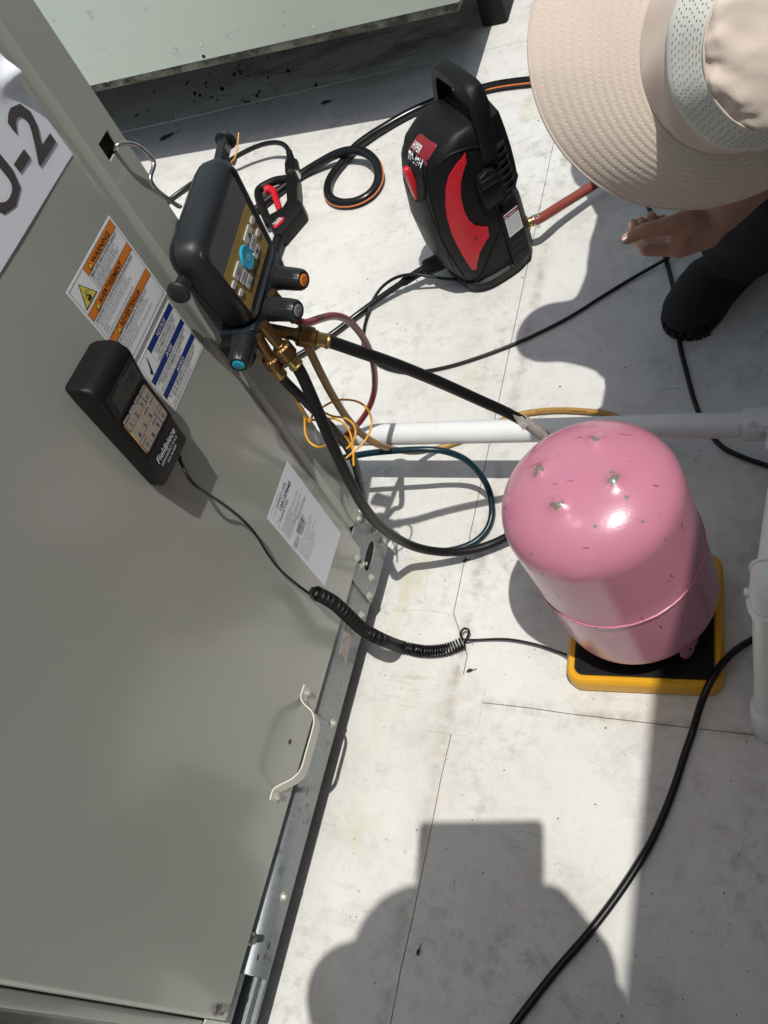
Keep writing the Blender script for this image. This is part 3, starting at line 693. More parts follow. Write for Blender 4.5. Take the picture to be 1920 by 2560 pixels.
rings += [ring(RT, zs-.004), ring(RT, zs-.05), ring(RT, zs-.10), ring(RT, .212), ring(RT+.0008, .2095), ring(RT-.0002, .2075), ring(RT-.0006, .20), ring(RT-.0006, .088)]
rings += [ring((RT-.0006)*math.cos(R(a))**.55, .088-.056*math.sin(R(a))) for a in (12, 24, 36, 48, 60, 70, 79)]
mb.loft(rings).build('shell', M['pink'], tank, smooth=60)
mb = MB()
mb.tube([TF.p((RT+.0004)*math.cos(2*math.pi*k/64), (RT+.0004)*math.sin(2*math.pi*k/64), .2098+.0004*math.sin(k*2.3)) for k in range(64)], lambda t: .0021+.0003*math.sin(t*90), 8, closed=True, raw=True)
mb.build('weld_seam', M['pink'], tank, smooth=60)
# collar: three curved feet that double as hand guards
for a0, a1 in ((70, 122), (190, 242), (-48, -26)):
    mb = MB(); rr = []
    for k in range(13):
        t = R(a0+(a1-a0)*k/12); e = min(k, 12-k)/3; drop = .0005+.03*max(0, 1-e)**2
        rr.append([TF.p(q*math.cos(t), q*math.sin(t), z) for q, z in ((.093, drop), (.0955, drop), (.0955, .085), (.093, .085))])
    mb.loft(rr).build('collar_foot', M['pink'], tank, smooth=40)
lug = MB(); LF = Fr(TF.p(.070, -.0775, 0), (.77, .64, 0), (0, 0, 1), (.64, -.77, 0))
lug.prism(LF, [(-.012, .065), (-.013, .028), (-.008, .012), (0, .006), (.008, .012), (.013, .028), (.012, .065)], -.0012, .0012); lo = lug.build('handle_lug', M['pink'], tank, bevel=.0008)
MB().lathe(Fr(LF.p(.004, .036, .0013), (1, 0, 0), (0, 0, 1), (.59, -.81, 0)), [(.0035, 0), (.0035, .0005)], 14).build('lug_hole', M['dark'], tank, lo)
mb = MB(); mb.lathe(TF, [(.012, .004), (.014, .006), (.014, .03), (.010, .034), (.010, .06)], 20); mb.tube([TF.p(0, 0, .02), TF.p(-.02, .02, .022), TF.p(-.045, .045, .024)], .008, 12); mb.build('valve', M['brass'], tank)

# ================================================================== HAND-HELD SCALE DISPLAY on the door
SD = Fr((-.7, .5045, .7635), (0, 1, -.05), (0, .05, 1), (1, 0, 0))
hh_ = thing('scale_handset', 'black hand-held scale display with keypad hanging on the cabinet door by its magnet', 'scale display', (-.7, .5045, .7635))
# loft along the length: hood end thicker
def sect(y, hw_, t, r):
    pts = [(-hw_+.004, .0006), (hw_-.004, .0006), (hw_, .006)]
    for k in range(5): a = R(90*k/4); pts.append((hw_-r+r*math.cos(a), t-r+r*math.sin(a)))
    for k in range(5): a = R(90+90*k/4); pts.append((-hw_+r+r*math.cos(a), t-r+r*math.sin(a)))
    pts.append((-hw_, .006)); return [SD.p(a, y, c) for a, c in pts]
mb = MB()
mb.loft([sect(y, w, t, r) for y, w, t, r in ((-.0855, .031, .018, .005), (-.0840, .0345, .024, .005), (-.079, .0368, .0275, .0045), (-.040, .0375, .0295, .004), (-.0375, .0375, .0305, .004), (-.0345, .0375, .031, .004), (.028, .0385, .032, .004), (.033, .0385, .0335, .0045), (.068, .039, .0405, .005), (.074, .039, .0408, .006), (.0835, .0385, .036, .0065), (.0875, .0375, .030, .006), (.0890, .035, .022, .005))])
hb_ = mb.build('housing', M['abs'], hh_, smooth=50)
# sloped display window from hood down to the keypad
def slope(a, y): # surface point on the sloped window
    t = (y-.033)/(.066-.033); return SD.p(a, y, .0343+.009*t)
mb = MB(); mb.prism(Fr(SD.p(0, .0335, .0341), SD.x, SD.y*.035+SD.z*.007, SD.x.cross((SD.y*.035+SD.z*.007).normalized())), rrect(-.0345, .0, .0345, .034, .003), -.0004, .0008).build('window', M['glossblack'], hh_, smooth=30)
WD = Fr(SD.p(0, .0335, .0341), SD.x, SD.y*.035+SD.z*.007, SD.x.cross((SD.y*.035+SD.z*.007).normalized()))
lc = MB().prism(WD, rrect(-.0255, .003, .0295, .0275, .0012, 2), .0009, .0012).build('display', M['lcd'], hh_, smooth=0)
seg = MB(); SEGS = {'3': 'abgcd', '4': 'fgbc', '6': 'afgedc', '.': ''}
def digit(x, y, s, ch):
    w, h, t = s*.5, s, s*.09; sk = lambda a, b: WD.p(x+a+b*.12, y+b, .0015)
    B_ = {'a': (t, h-t, w-t, h), 'd': (t, 0, w-t, t), 'g': (t, h/2-t/2, w-t, h/2+t/2), 'f': (0, h/2+t*.3, t, h-t*.3), 'b': (w-t, h/2+t*.3, w, h-t*.3), 'e': (0, t*.3, t, h/2-t*.3), 'c': (w-t, t*.3, w, h/2-t*.3)}
    for q in SEGS[ch]: seg.rect(sk, *B_[q])
for i, ch in enumerate('346'): digit(-.004+i*.0105, .0085, .0155, ch)
seg.build('digits', M['lcdseg'], hh_, lc, smooth=0)
p = MB(); p.text(lambda a, b: WD.p(a, b, .0012), 'SRS1', -.006, .0295, .0042, 0, .0, width=.014, sx=1); p.build('model_print', M['greyink'], hh_, smooth=0)
kf = lambda dz: (lambda a, b: SD.p(a, b, .0317+dz))
kp = MB().prism(Fr(SD.p(0, 0, .0312), SD.x, SD.y, SD.z), rrect(-.0300, -.0285, .0305, .0265, .003, 4), 0, .0007).build('keypad', M['peach'], hh_, smooth=0)
keys = ['1', '2', '3', 'ENT', '4', '5', '6', '.', '7', '8', '9', '0']; sm = ['SMART', '', 'CHARGE', 'ENTER', '', '', 'RECOVER', 'UNITS', 'LIGHT', '', 'REPEAT', 'ZERO']
kw, kh = .0143, .0175; pr = MB(); edge = MB()
for i, kx in enumerate(keys):
    c, r_ = i % 4, i//4; x0 = -.0290+c*.01475; y0 = .0082-r_*.0180
    KF = Fr(SD.p(0, 0, .0319), SD.x, SD.y, SD.z)
    if kx in ('1', '7', '0', 'ENT'): MB().prism(KF, rrect(x0-.0002, y0-.0002, x0+kw+.0002, y0+kh+.0002, .002), 0, .0004).build('key_outline', M['dark'], hh_, kp, smooth=0)
    o = MB().prism(KF, rrect(x0+.0006, y0+.0006, x0+kw-.0006, y0+kh-.0006, .0018, 4), .0003, .0012).build('key', M['key'], hh_, smooth=30)
    q = lambda a, b: SD.p(a, b, .0333)
    if kx != 'ENT': pr.text(q, kx, x0+kw/2, y0+.0028, .0088, 0, .012, 'C')
    else: pr.text(q, 'ENT', x0+kw/2, y0+.003, .0042, 0, .01, 'C')
    if sm[i]: pr.text(q, sm[i], x0+kw/2, y0+.0128, .0031, 0, .012, 'C', width=min(.0115, .0023*len(sm[i])))
pr.build('key_print', M['ink'], hh_, kp, smooth=0)
p = MB(); q = lambda a, b: SD.p(a, b, .0292+.0002+(b+.06)*.045)
p.text(q, 'Fieldpiece', .0, -.0545, .0125, 0, .015, 'C', width=.050, shear=.22); p.text(q, 'REFRIGERANT SCALE', .0, -.0612, .0050, 0, .01, 'C', width=.045); p.text(q, 'with ALARM', .0, -.0675, .0050, 0, .01, 'C', width=.026)
p.build('brand_print', M['whiteink'], hh_, smooth=0)
mb = MB(); F = fr_dir(SD.p(.014, -.084, .016), -SD.y+SD.z*.1)
mb.lathe(F, [(.0042, 0), (.0042, .004), (.0032, .0045), (.0042, .005), (.0042, .0065), (.0030, .007), (.0038, .0075), (.0036, .0095), (.0022, .010), (.0022, .012)], 14); mb.build('strain_relief', M['abs'], hh_, smooth=30)

hh_.scale = (.964, .964, .964); hh_.location = (-.6748, .4863, .7864)  # handset shrunk about the camera point along with the cabinet
# ---- its cord: straight lead, coil, straight lead to the platform
cd = thing('coiled_cord', 'black coiled cord sagging from the scale handset across the base rail to the scale platform', 'cord', (-0.7435, 0.6000, 0.0000))
st = V(SD.p(.014, -.096, .0155))*.964+V((0, 0, .0504))  # cord start shrunk about the camera point to meet the handset
lead = [st, (-0.6480, 0.4778, 0.6735), (-0.6520, 0.4864, 0.6319), (-0.6590, 0.4990, 0.5867), (-0.6630, 0.5083, 0.5356), (-0.6630, 0.5085, 0.4941), (-0.6650, 0.5033, 0.4492), (-0.6650, 0.5006, 0.4078), (-0.6630, 0.5030, 0.3650), (-0.6570, 0.5037, 0.3344), (-0.6510, 0.5038, 0.3097)]
MB().tube(lead, .0021, 8, 6).build('lead', M['cable'], cd, smooth=60)
axis = [(-0.6480, 0.5085, 0.3210), (-0.6380, 0.5142, 0.2798), (-0.6310, 0.5139, 0.2359), (-0.6250, 0.5143, 0.1853), (-0.6130, 0.5197, 0.1349), (-0.6260, 0.5558, 0.0200), (-0.5814, 0.5540, 0.0125), (-0.5412, 0.5611, 0.0120), (-0.5107, 0.5771, 0.0120)]
P = resample(spline(axis, 24), .0011)
n = len(P); T = [(P[min(i+1, n-1)]-P[max(0, i-1)]).normalized() for i in range(n)]
x = T[0].orthogonal().normalized(); hel = []; ph = 0.; RC = .0100
for i in range(n-1):
    if i: x = T[i-1].rotation_difference(T[i]) @ x
    x = (x-T[i]*x.dot(T[i])).normalized(); y = T[i].cross(x); pitch = .0054*(1+.08*math.sin(i*.05)+.05*math.sin(i*.31)); seg_ = (P[i+1]-P[i]).length
    for k in range(3):
        hel.append(P[i].lerp(P[i+1], k/3)+(x*math.cos(ph)+y*math.sin(ph))*RC); ph += 2*math.pi*seg_/pitch/3
E_ = hel[-1]
MB().tube(hel, .0019, 6, raw=True).build('coil', M['cable'], cd, smooth=60)
MB().tube([hel[0], (-0.6400, 0.5048, 0.3451), (-0.6420, 0.4963, 0.3469), (-0.6480, 0.4975, 0.3226), (-0.6510, 0.5038, 0.3097)], .0021, 8, 5).build('lead', M['cable'], cd, smooth=60)
e = V((-0.5059, 0.5829, 0.0120))
lp = [E_, e+V((.004, .012, .010)), e+V((-.006, .016, .012)), e+V((-.010, .004, .012)), e+V((0, -.004, .010)), V((-0.4835, 0.5866, 0.0100)), V((-0.4321, 0.5902, 0.0140)), V((-0.3817, 0.5851, 0.0140)), V((-0.3458, 0.5759, 0.0140)), V((-0.3270, 0.5703, 0.0160))]
MB().tube(lp, .0021, 8, 6).build('lead', M['cable'], cd, smooth=60)

# ================================================================== MANIFOLD GAUGE hanging on its hook
r_ = V((-.12, .983, .02)).normalized(); n_ = V((.993, .122, 0)).normalized(); u_ = n_.cross(r_).normalized()
MO = V((-.62, .749, .765)); MF = Fr(MO, r_, u_, n_)
man = thing('digital_manifold', 'dark digital refrigerant manifold with grey screen and mustard keypad hanging from a wire hook', 'manifold gauge', MO)
# the face is a slightly tapering panel: unit square of the keypad -> face plane
Q4 = [((V(q)-MO).dot(r_), (V(q)-MO).dot(u_)) for q in ((-0.6115, 0.6798, 0.7967), (-0.6126, 0.6886, 0.7319), (-0.6278, 0.8121, 0.7315), (-0.6284, 0.8176, 0.7979))]   # left-top, left-bottom, right-bottom, right-top
def homog(q):
    (x0, y0), (x1, y1), (x2, y2), (x3, y3) = q[1], q[2], q[3], q[0]
    dx1, dy1, dx2, dy2 = x1-x2, y1-y2, x3-x2, y3-y2; sx_, sy_ = x0-x1+x2-x3, y0-y1+y2-y3
    d = dx1*dy2-dx2*dy1; g_ = (sx_*dy2-dx2*sy_)/d; h_ = (dx1*sy_-sx_*dy1)/d
    A_ = (x1-x0+g_*x1, x3-x0+h_*x3, x0, y1-y0+g_*y1, y3-y0+h_*y3, y0, g_, h_)
    def f(x, y):
        u, v = (x+1)/2, (y+1)/2; w = A_[6]*u+A_[7]*v+1
        return ((A_[0]*u+A_[1]*v+A_[2])/w, (A_[3]*u+A_[4]*v+A_[5])/w)
    return f
HM = homog(Q4)
ux_, uy_ = 1/.062, 1/.033
def hpoly(poly): return [HM(x, y) for x, y in poly]
def bsec(z, ins, r):
    x0, x1, y0, y1 = -1.14+ins*ux_, 1.30-ins*ux_, -1.75+ins*uy_, 2.55-ins*uy_
    out = []
    for cx, cy, a in ((x1-r*ux_, y0+r*uy_, -90), (x1-r*ux_, y1-r*uy_, 0), (x0+r*ux_, y1-r*uy_, 90), (x0+r*ux_, y0+r*uy_, 180)):
        for i in range(7):
            t = R(a+15*i); out.append(HM(cx+r*ux_*math.cos(t), cy+r*uy_*math.sin(t)))
    return [MF.p(a, b, z) for a, b in out]
mb = MB()
mb.loft([bsec(z, i, r) for z, i, r in ((-.050, .022, .012), (-.0485, .013, .016), (-.042, .006, .02), (-.034, .002, .022), (-.033, .0032, .022), (-.0315, .0032, .022), (-.0305, .001, .022), (-.012, .0, .022), (-.002, .003, .021), (.003, .008, .016), (.0035, .0115, .013), (.0005, .0135, .011))])
bt = mb.build('rubber_boot', M['rubber'], man, smooth=60)
q = lambda dz: (lambda a, b: MF.p(*HM(a, b), dz))
def plate(poly, z0, z1, name, mat, parent=None): return MB().prism(MF, hpoly(poly), z0, z1).build(name, M[mat], man, parent, smooth=30)
def urect(x0, y0, x1, y1, r, k=4):
    out = []
    for cx, cy, a in ((x1-r*ux_, y0+r*uy_, -90), (x1-r*ux_, y1-r*uy_, 0), (x0+r*ux_, y1-r*uy_, 90), (x0+r*ux_, y0+r*uy_, 180)):
        for i in range(k+1): t = R(a+90*i/k); out.append((cx+r*ux_*math.cos(t), cy+r*uy_*math.sin(t)))
    return out
scn = plate(urect(-1.02, 1.0, 1.03, 2.24, .004), -.002, .0012, 'screen', 'screen')
fpl = plate(urect(-1.0, -1.0, 1.0, .985, .001), -.002, .0014, 'faceplate', 'gold')
def btn(x, y, w, h, r=.0025): return plate(urect(x-w/2, y-h/2, x+w/2, y+h/2, r), .0013, .0036, 'button', 'button')
for x, y, w, h in ((.47, .46, .42, .30), (.47, .07, .36, .29), (.43, -.29, .36, .28), (-.47, .43, .42, .30), (-.44, .04, .36, .29), (-.39, -.34, .34, .28)): btn(x, y, w, h)
for x, y in ((.86, .45), (.82, -.06), (-.83, .42), (-.80, -.09)): btn(x, y, .19, .19, .0026)
mb = MB()
mb.loft([[q(z)(.02+.24*k*math.cos(2*math.pi*i/32), .15+.47*k*math.sin(2*math.pi*i/32)) for i in range(32)] for z, k in ((.001, 1), (.003, 1), (.0042, .92), (.004, .84), (.0034, .3))])
pw = mb.build('power_button', M['bluebtn'], man, smooth=35)
p = MB(); q4 = q(.0041)
for a, b, t in ((-.47, .38, 'MENU'), (-.44, .0, 'V/P'), (-.39, -.39, 'SH'), (.47, .02, 'ENTER')): p.text(q4, t, a, b, .15, 0, .01, 'C', width=.20 if len(t) > 2 else .12)
p.add([q4(.40, .38), q4(.54, .38), q4(.47, .54)], [(0, 1, 2)]); p.add([q4(.36, -.22), q4(.50, -.22), q4(.43, -.38)], [(0, 1, 2)])
p.build('button_print', M['ink'], man, fpl, smooth=0)
p = MB(); p.text(q(.0018), 'Fieldpiece', .0, -.72, .36, 0, .035, 'C', width=.74, shear=.1); p.text(q(.0018), 'Digital Refrigerant Manifold with Micron Gauge', .05, -.90, .11, 0, .0, 'C', width=1.3)
for x, y in ((.86, .27), (.82, -.24), (-.83, .24), (-.80, -.27)): p.text(q(.0018), 'HOLD', x, y, .08, 0, .0, 'C', width=.13)
p.build('brand_print', M['ink'], man, fpl, smooth=0)
p = MB()
for k in range(10):
    t0, t1 = R(120+k*30), R(120+(k+1)*30); p.add([q(.0044)(.02+.045*rr*math.cos(t), .15+.085*rr*math.sin(t)) for rr, t in ((1, t0), (1.35, t0), (1.35, t1), (1, t1))], [(0, 1, 2, 3)])
p.rect(q(.0044), .012, .17, .028, .27); p.build('power_symbol', M['whiteink'], man, pw, smooth=0)
# magnet/strap tabs at both ends
for tip, base, nd in ((V((-0.6430, 0.6412, 0.8196)), V((-0.6505, 0.7020, 0.8106)), 0), (V((-0.6688, 0.9001, 0.8344)), V((-0.6645, 0.8653, 0.8302)), 1)):
    d_ = (tip-base); LL = d_.length; TFm = Fr(base, d_, n_.cross(d_), n_)
    tb = MB().box(TFm, -.02, LL, -.0085, .0085, -.006, .006).build('strap_tab', M['rubber'], man, bevel=.002)
    MB().lathe(Fr(TFm.p(LL-.004, 0, 0), TFm.y, TFm.z, TFm.x), [(.008, 0), (.0135, .001), (.0145, .003), (.0130, .0055), (.006, .0068)], 24).build('tab_end', M['rubber'], man, tb, smooth=60)
    MB().box(TFm, LL*.35, LL*.82, -.006, .006, .006, .0066).build('tab_label', M['steelbolt'], man, tb)
# valve block along the bottom, knobs and ports
vb0, vb1 = MF.p(*HM(-1.22, -1.75)), MF.p(*HM(1.22, -1.75)); vx = (vb1-vb0).normalized(); vu = n_.cross(vx); VL = (vb1-vb0).length
VF = Fr(vb0, vu, n_, vx)
MB().prism(VF, [(.004, -.050), (.004, .000), (-.006, .004), (-.024, .002), (-.032, -.010), (-.032, -.044), (-.024, -.052)], 0, VL).build('valve_block', M['valve'], man, bevel=.003)
MB().prism(VF, [(.002, -.046), (.002, -.008), (-.034, -.012), (-.046, -.026), (-.040, -.044)], VL+.0004, VL+.020).build('valve_block', M['abs'], man, bevel=.003)
MB().prism(VF, [(.002, -.046), (.002, -.004), (-.030, -.008), (-.044, -.024), (-.036, -.044)], -.020, -.0004).build('valve_block', M['abs'], man, bevel=.003)
def knob(c, d, capmat, size=1.):
    F = fr_dir(c, d); F = Fr(c, F.x, F.y, F.z); mb = MB(); rings = []; n = 48; L = .044*size
    for z, r in ((0, .0150), (.001, .0158), (.006, .0158), (.0062, .0150), (.008, .0152), (L*.75, .0142), (L*.93, .0133), (L, .0112), (L, .0085), (L-.0015, .0080)):
        rings.append([F.p(size*r*(1-(.06 if (z > .007 and z < L*.96 and (k % 8) == 0) else 0))*math.cos(2*math.pi*k/n), size*r*(1-(.06 if (z > .007 and z < L*.96 and (k % 8) == 0) else 0))*math.sin(2*math.pi*k/n), z) for k in range(n)])
    o = mb.loft(rings).build('knob', M['knob'], man, smooth=35)
    mb = MB().lathe(Fr(F.p(0, 0, L-.002), F.x, F.y, F.z), [(.0078*size, 0), (.0078*size, .0022), (.0065*size, .0028)], 20)
    c_ = mb.build('knob_cap', M[capmat], man, o, smooth=35)
    p = MB(); 
    for t0 in range(0, 300, 30): p.add([F.p(rr*math.cos(R(t)), rr*math.sin(R(t)), L+.0012) for rr, t in ((.0036, t0), (.0043, t0), (.0043, t0+30), (.0036, t0+30))], [(0, 1, 2, 3)])
    p.build('arrow_print', M['ink'], man, o, smooth=0)
KC1, KC2, KC3 = (-0.6001, 0.7602, 0.7220), (-0.5884, 0.7018, 0.7253), (-0.6166, 0.6634, 0.7169)
knob(KC1, V((-0.5572, 0.7502, 0.7227))-V(KC1), 'orange'); knob(KC2, V((-0.5473, 0.6937, 0.7268))-V(KC2), 'greyink'); knob(KC3, V((-0.6109, 0.6248, 0.7161))-V(KC3), 'bluebtn')
def fitting(a, b, radius=.0085, name='port', mat1='oldbrass', mat2='brass', parent_root=None, knurl=True, ferr=.42):
    """brass flare: stem, knurled nut; from a to b"""
    root = parent_root or man; a = V(a); b = V(b); L = (b-a).length; F = fr_dir(a, b-a); mb = MB()
    mb.lathe(F, [(radius*.72, -.018), (radius*.72, L*.28), (radius*.8, L*.30), (radius*.8, L*.34)], 20)
    o = mb.build(name, M[mat1], root, smooth=35); mb = MB(); rings = []; n = 40
    for j in range(11):
        z = L*(.34+.36*j/10); rr = radius*(1.16 if 0 < j < 10 else .98)
        rings.append([F.p(rr*(1+(.085 if knurl and (k+j) % 2 and 0 < j < 10 else 0))*math.cos(2*math.pi*k/n), rr*(1+(.085 if knurl and (k+j) % 2 and 0 < j < 10 else 0))*math.sin(2*math.pi*k/n), z) for k in range(n)])
    mb.loft(rings).build('knurled_nut', M[mat1], root, o, smooth=12)
    mb = MB(); mb.lathe(F, [(radius*.72, L*.70), (radius*.98, L*.72), (radius*.98, L*.755), (radius*.84, L*.78), (radius*.84, L*.93), (radius*.95, L*.96), (radius*.95, L), (radius*.6, L)], 20)
    mb.build('ferrule', M[mat2], root, o, smooth=30)
# wire hook from the post notch to the boot
hk = [(-0.6990, 0.7493, 0.9462), (-0.6770, 0.7237, 0.9584), (-0.6650, 0.7185, 0.9645), (-0.6600, 0.7274, 0.9598), (-0.6570, 0.7376, 0.9474), (-0.6550, 0.7424, 0.9318), (-0.6540, 0.7422, 0.9233), (-0.6540, 0.7357, 0.9198), (-0.6540, 0.7237, 0.9176), (-0.6540, 0.7193, 0.9114), (-0.6540, 0.7219, 0.8981), (-0.6540, 0.7292, 0.8806), (-0.6540, 0.7365, 0.8651), (-0.6520, 0.7388, 0.8652)]
MB().tube(hk, .0026, 10, 6).build('hook', M['chrome'], man, smooth=60)
# temperature jack wires at the upper end
MB().tube([MF.p(.132, .045, -.03), (-0.7294, 0.9801, 0.7508), (-0.7261, 0.9659, 0.7532)], .0016, 6).build('wire_stub', M['leather'], man)
sw = MB().tube([(-0.7356, 0.9760, 0.7516), (-0.7373, 0.9892, 0.7477), (-0.7402, 1.0067, 0.7469), (-0.7446, 1.0279, 0.7494), (-0.7439, 1.0382, 0.7552)], .0011, 6)
single(sw, 'loose_wire_end', M['wire'], 'short stiff amber wire end standing up by the top tab of the manifold', 'wire', (-0.7373, 0.9892, 0.7477))

# ================================================================== REFRIGERANT HOSES
def hose(name, label, pts, r, mat, cat='hose', group=None, n=14, sub=8, loc=None):
    t = thing(name, label, cat, loc or pts[len(pts)//2], group)
    MB().tube(pts, r, n, sub).build('jacket', M[mat], t, smooth=60)
    return t
GH = 'refrigerant hoses on the manifold'
# A: thick, straight out to the right
a0, a1 = V((-0.5900, 0.6960, 0.6905)), V((-0.5450, 0.7158, 0.6466))
A_ = [a1, (-0.5337, 0.7241, 0.6263), (-0.5209, 0.7321, 0.6052), (-0.4918, 0.7598, 0.5423), (-0.4603, 0.7872, 0.4717), (-0.4257, 0.8151, 0.3932), (-0.4037, 0.8339, 0.3416), (-0.3842, 0.8478, 0.2948), (-0.3667, 0.8534, 0.2568), (-0.3513, 0.8567, 0.2185), (-0.3425, 0.8569, 0.1754), (-.335, .80, .16), (-.30, .72, .085), (-.262, .69, .066)]
hA = hose('refrigerant_hose', 'thick black hose running straight right from the manifold to behind the pink tank', A_, .0086, 'hose', group=GH)
fitting(a0, a1, .0112, 'end_fitting', parent_root=hA)
sl = MB().tube([(-0.3858, 0.8476, 0.2993), (-0.3761, 0.8505, 0.2793), (-0.3657, 0.8537, 0.2552), (-0.3594, 0.8551, 0.2411)], .0096, 16, 4).build('tape_sleeve', M['tape'], hA)
fl = MB(); tp = [(-0.4024, 0.8509, 0.3320), (-0.3862, 0.8476, 0.3150), (-0.3742, 0.8387, 0.3096), (-0.3708, 0.8288, 0.3121), (-0.3742, 0.8125, 0.3194), (-0.3807, 0.8170, 0.3281), (-0.3898, 0.8310, 0.3325)]
c_ = sum((V(q) for q in tp), V((0, 0, 0)))/len(tp); tp = [V(q) for q in tp]
fl.add(tp+[q+V((.0004, .0004, -.0008)) for q in tp], [tuple(range(7)), tuple(range(13, 6, -1))]+[(i, (i+1) % 7, 7+(i+1) % 7, 7+i) for i in range(7)]); fl.build('torn_tag', M['tape'], hA, smooth=0)
# B: thick, dropping down the post and curving to the tank
b0v, b1v = V((-0.5868, 0.6741, 0.7076)), V((-0.5750, 0.6701, 0.6539))
B_l = [b1v, (-0.5722, 0.6656, 0.6369), (-0.5704, 0.6553, 0.5976), (-0.5693, 0.6437, 0.5514), (-0.5732, 0.6372, 0.4917), (-0.5800, 0.6365, 0.4242), (-0.5923, 0.6465, 0.3469), (-0.6076, 0.6696, 0.2535), (-0.6145, 0.7006, 0.1539), (-0.5990, 0.7165, 0.0975), (-0.5680, 0.7325, 0.0587), (-0.5311, 0.7494, 0.0366), (-0.4910, 0.7707, 0.0280), (-0.4474, 0.7935, 0.0360), (-0.4115, 0.8149, 0.0450), (-.30, .72, .060), (-.25, .685, .066)]
hB = hose('refrigerant_hose', 'thick black hose hanging past the cabinet corner and looping on the roof to the tank', B_l, .0082, 'hose', group=GH)
fitting(b0v, b1v, .0106, 'end_fitting', parent_root=hB)
# C: thinner, dropping behind B to the roof
c0, c1 = V((-0.6054, 0.6713, 0.6900)), V((-0.6060, 0.6693, 0.6378))
C_l = [c1, (-0.6074, 0.6719, 0.6208), (-0.6051, 0.6762, 0.5901), (-0.6065, 0.6888, 0.5343), (-0.6079, 0.7037, 0.4670), (-0.6215, 0.7222, 0.3955), (-0.6378, 0.7341, 0.3343), (-0.6664, 0.7531, 0.2582), (-0.6954, 0.7665, 0.1790), (-0.7217, 0.7784, 0.1103), (-0.7473, 0.7931, 0.0557)]
hC = hose('refrigerant_hose', 'thinner black hose hanging behind the thick ones down to the cabinet corner', C_l, .0066, 'hose', group=GH)
fitting(c0, c1, .0098, 'end_fitting', parent_root=hC)
# D: mustard hose
D_l = [(-0.5883, 0.7245, 0.6491), (-0.5892, 0.7273, 0.6256), (-0.5978, 0.7323, 0.5690), (-0.6165, 0.7515, 0.4877), (-0.6343, 0.7763, 0.3966), (-0.6452, 0.8049, 0.3170), (-0.6443, 0.8259, 0.2650), (-0.6967, 0.9251, 0.1150), (-0.6852, 0.9575, 0.0600), (-0.6634, 0.9933, 0.0180), (-0.6353, 1.0114, 0.0080), (-0.5878, 1.0342, 0.0080), (-0.5454, 1.0641, 0.0080), (-0.4955, 1.0874, 0.0080), (-0.4307, 1.0957, 0.0080), (-0.3660, 1.0918, 0.0080), (-0.3101, 1.0803, 0.0080), (-0.2536, 1.0434, 0.0080), (-0.2205, 1.0011, 0.0080)]
hD = hose('refrigerant_hose', 'mustard yellow hose dropping from the manifold, under the white pipe and out again above it', D_l, .0060, 'tan', group=GH)
hs_ = spline(D_l, 10); i0 = 135
def along(x, y):
    d = x; i = i0
    while i < len(hs_)-2 and d > (hs_[i+1]-hs_[i]).length: d -= (hs_[i+1]-hs_[i]).length; i += 1
    t = (hs_[i+1]-hs_[i]).normalized(); q = hs_[i]+t*d; n = V((-t.y, t.x, 0)).normalized(); a = y/.0060
    return q+n*math.sin(a)*.0062+V((0, 0, 1))*math.cos(a)*.0062
p = MB(); p.text(along, 'YELLOW JACKET PLUS II Charging hose', 0, -.0058, .0062, 0, .01); p.build('hose_print', M['ink'], hD, smooth=0)
# E: dark red hose
E_l = [(-0.5778, 0.7166, 0.7030), (-0.5785, 0.7231, 0.6816), (-0.5775, 0.7351, 0.6627), (-0.5803, 0.7700, 0.6339), (-0.5865, 0.8101, 0.5974), (-0.5921, 0.8421, 0.5556), (-0.6022, 0.8696, 0.5006), (-0.6184, 0.8950, 0.4347), (-0.6399, 0.9132, 0.3672), (-0.6724, 0.9287, 0.2911), (-0.7023, 0.9275, 0.2420), (-0.7361, 0.9214, 0.2048), (-0.7692, 0.9150, 0.1799), (-0.7896, 0.9050, 0.1718), (-0.8034, 0.8909, 0.1705)]
hE = hose('refrigerant_hose', 'dark red hose arching out from under the knobs and back to the cabinet corner', E_l, .0056, 'red_hose', group=GH)
fitting(V((-0.5830, 0.7183, 0.7196)), V((-0.5778, 0.7207, 0.6862)), .0085, 'end_fitting', parent_root=hE)
# F: dark teal hose
F_l = [(-0.7805, 0.8718, 0.1600), (-0.7436, 0.8756, 0.1650), (-0.6941, 0.8793, 0.1700), (-0.6232, 0.8857, 0.1680), (-0.5773, 0.8920, 0.1550), (-0.5436, 0.8950, 0.1250), (-0.5238, 0.8900, 0.0850), (-0.5118, 0.8759, 0.0450), (-0.5069, 0.8450, 0.0200), (-0.5130, 0.8135, 0.0100), (-0.5308, 0.7875, 0.0080), (-0.5593, 0.7704, 0.0080), (-0.5899, 0.7620, 0.0080)]
hF = hose('refrigerant_hose', 'dark teal hose lying over the white pipe and curling down beside the pink tank', F_l, .0062, 'teal', group=GH)

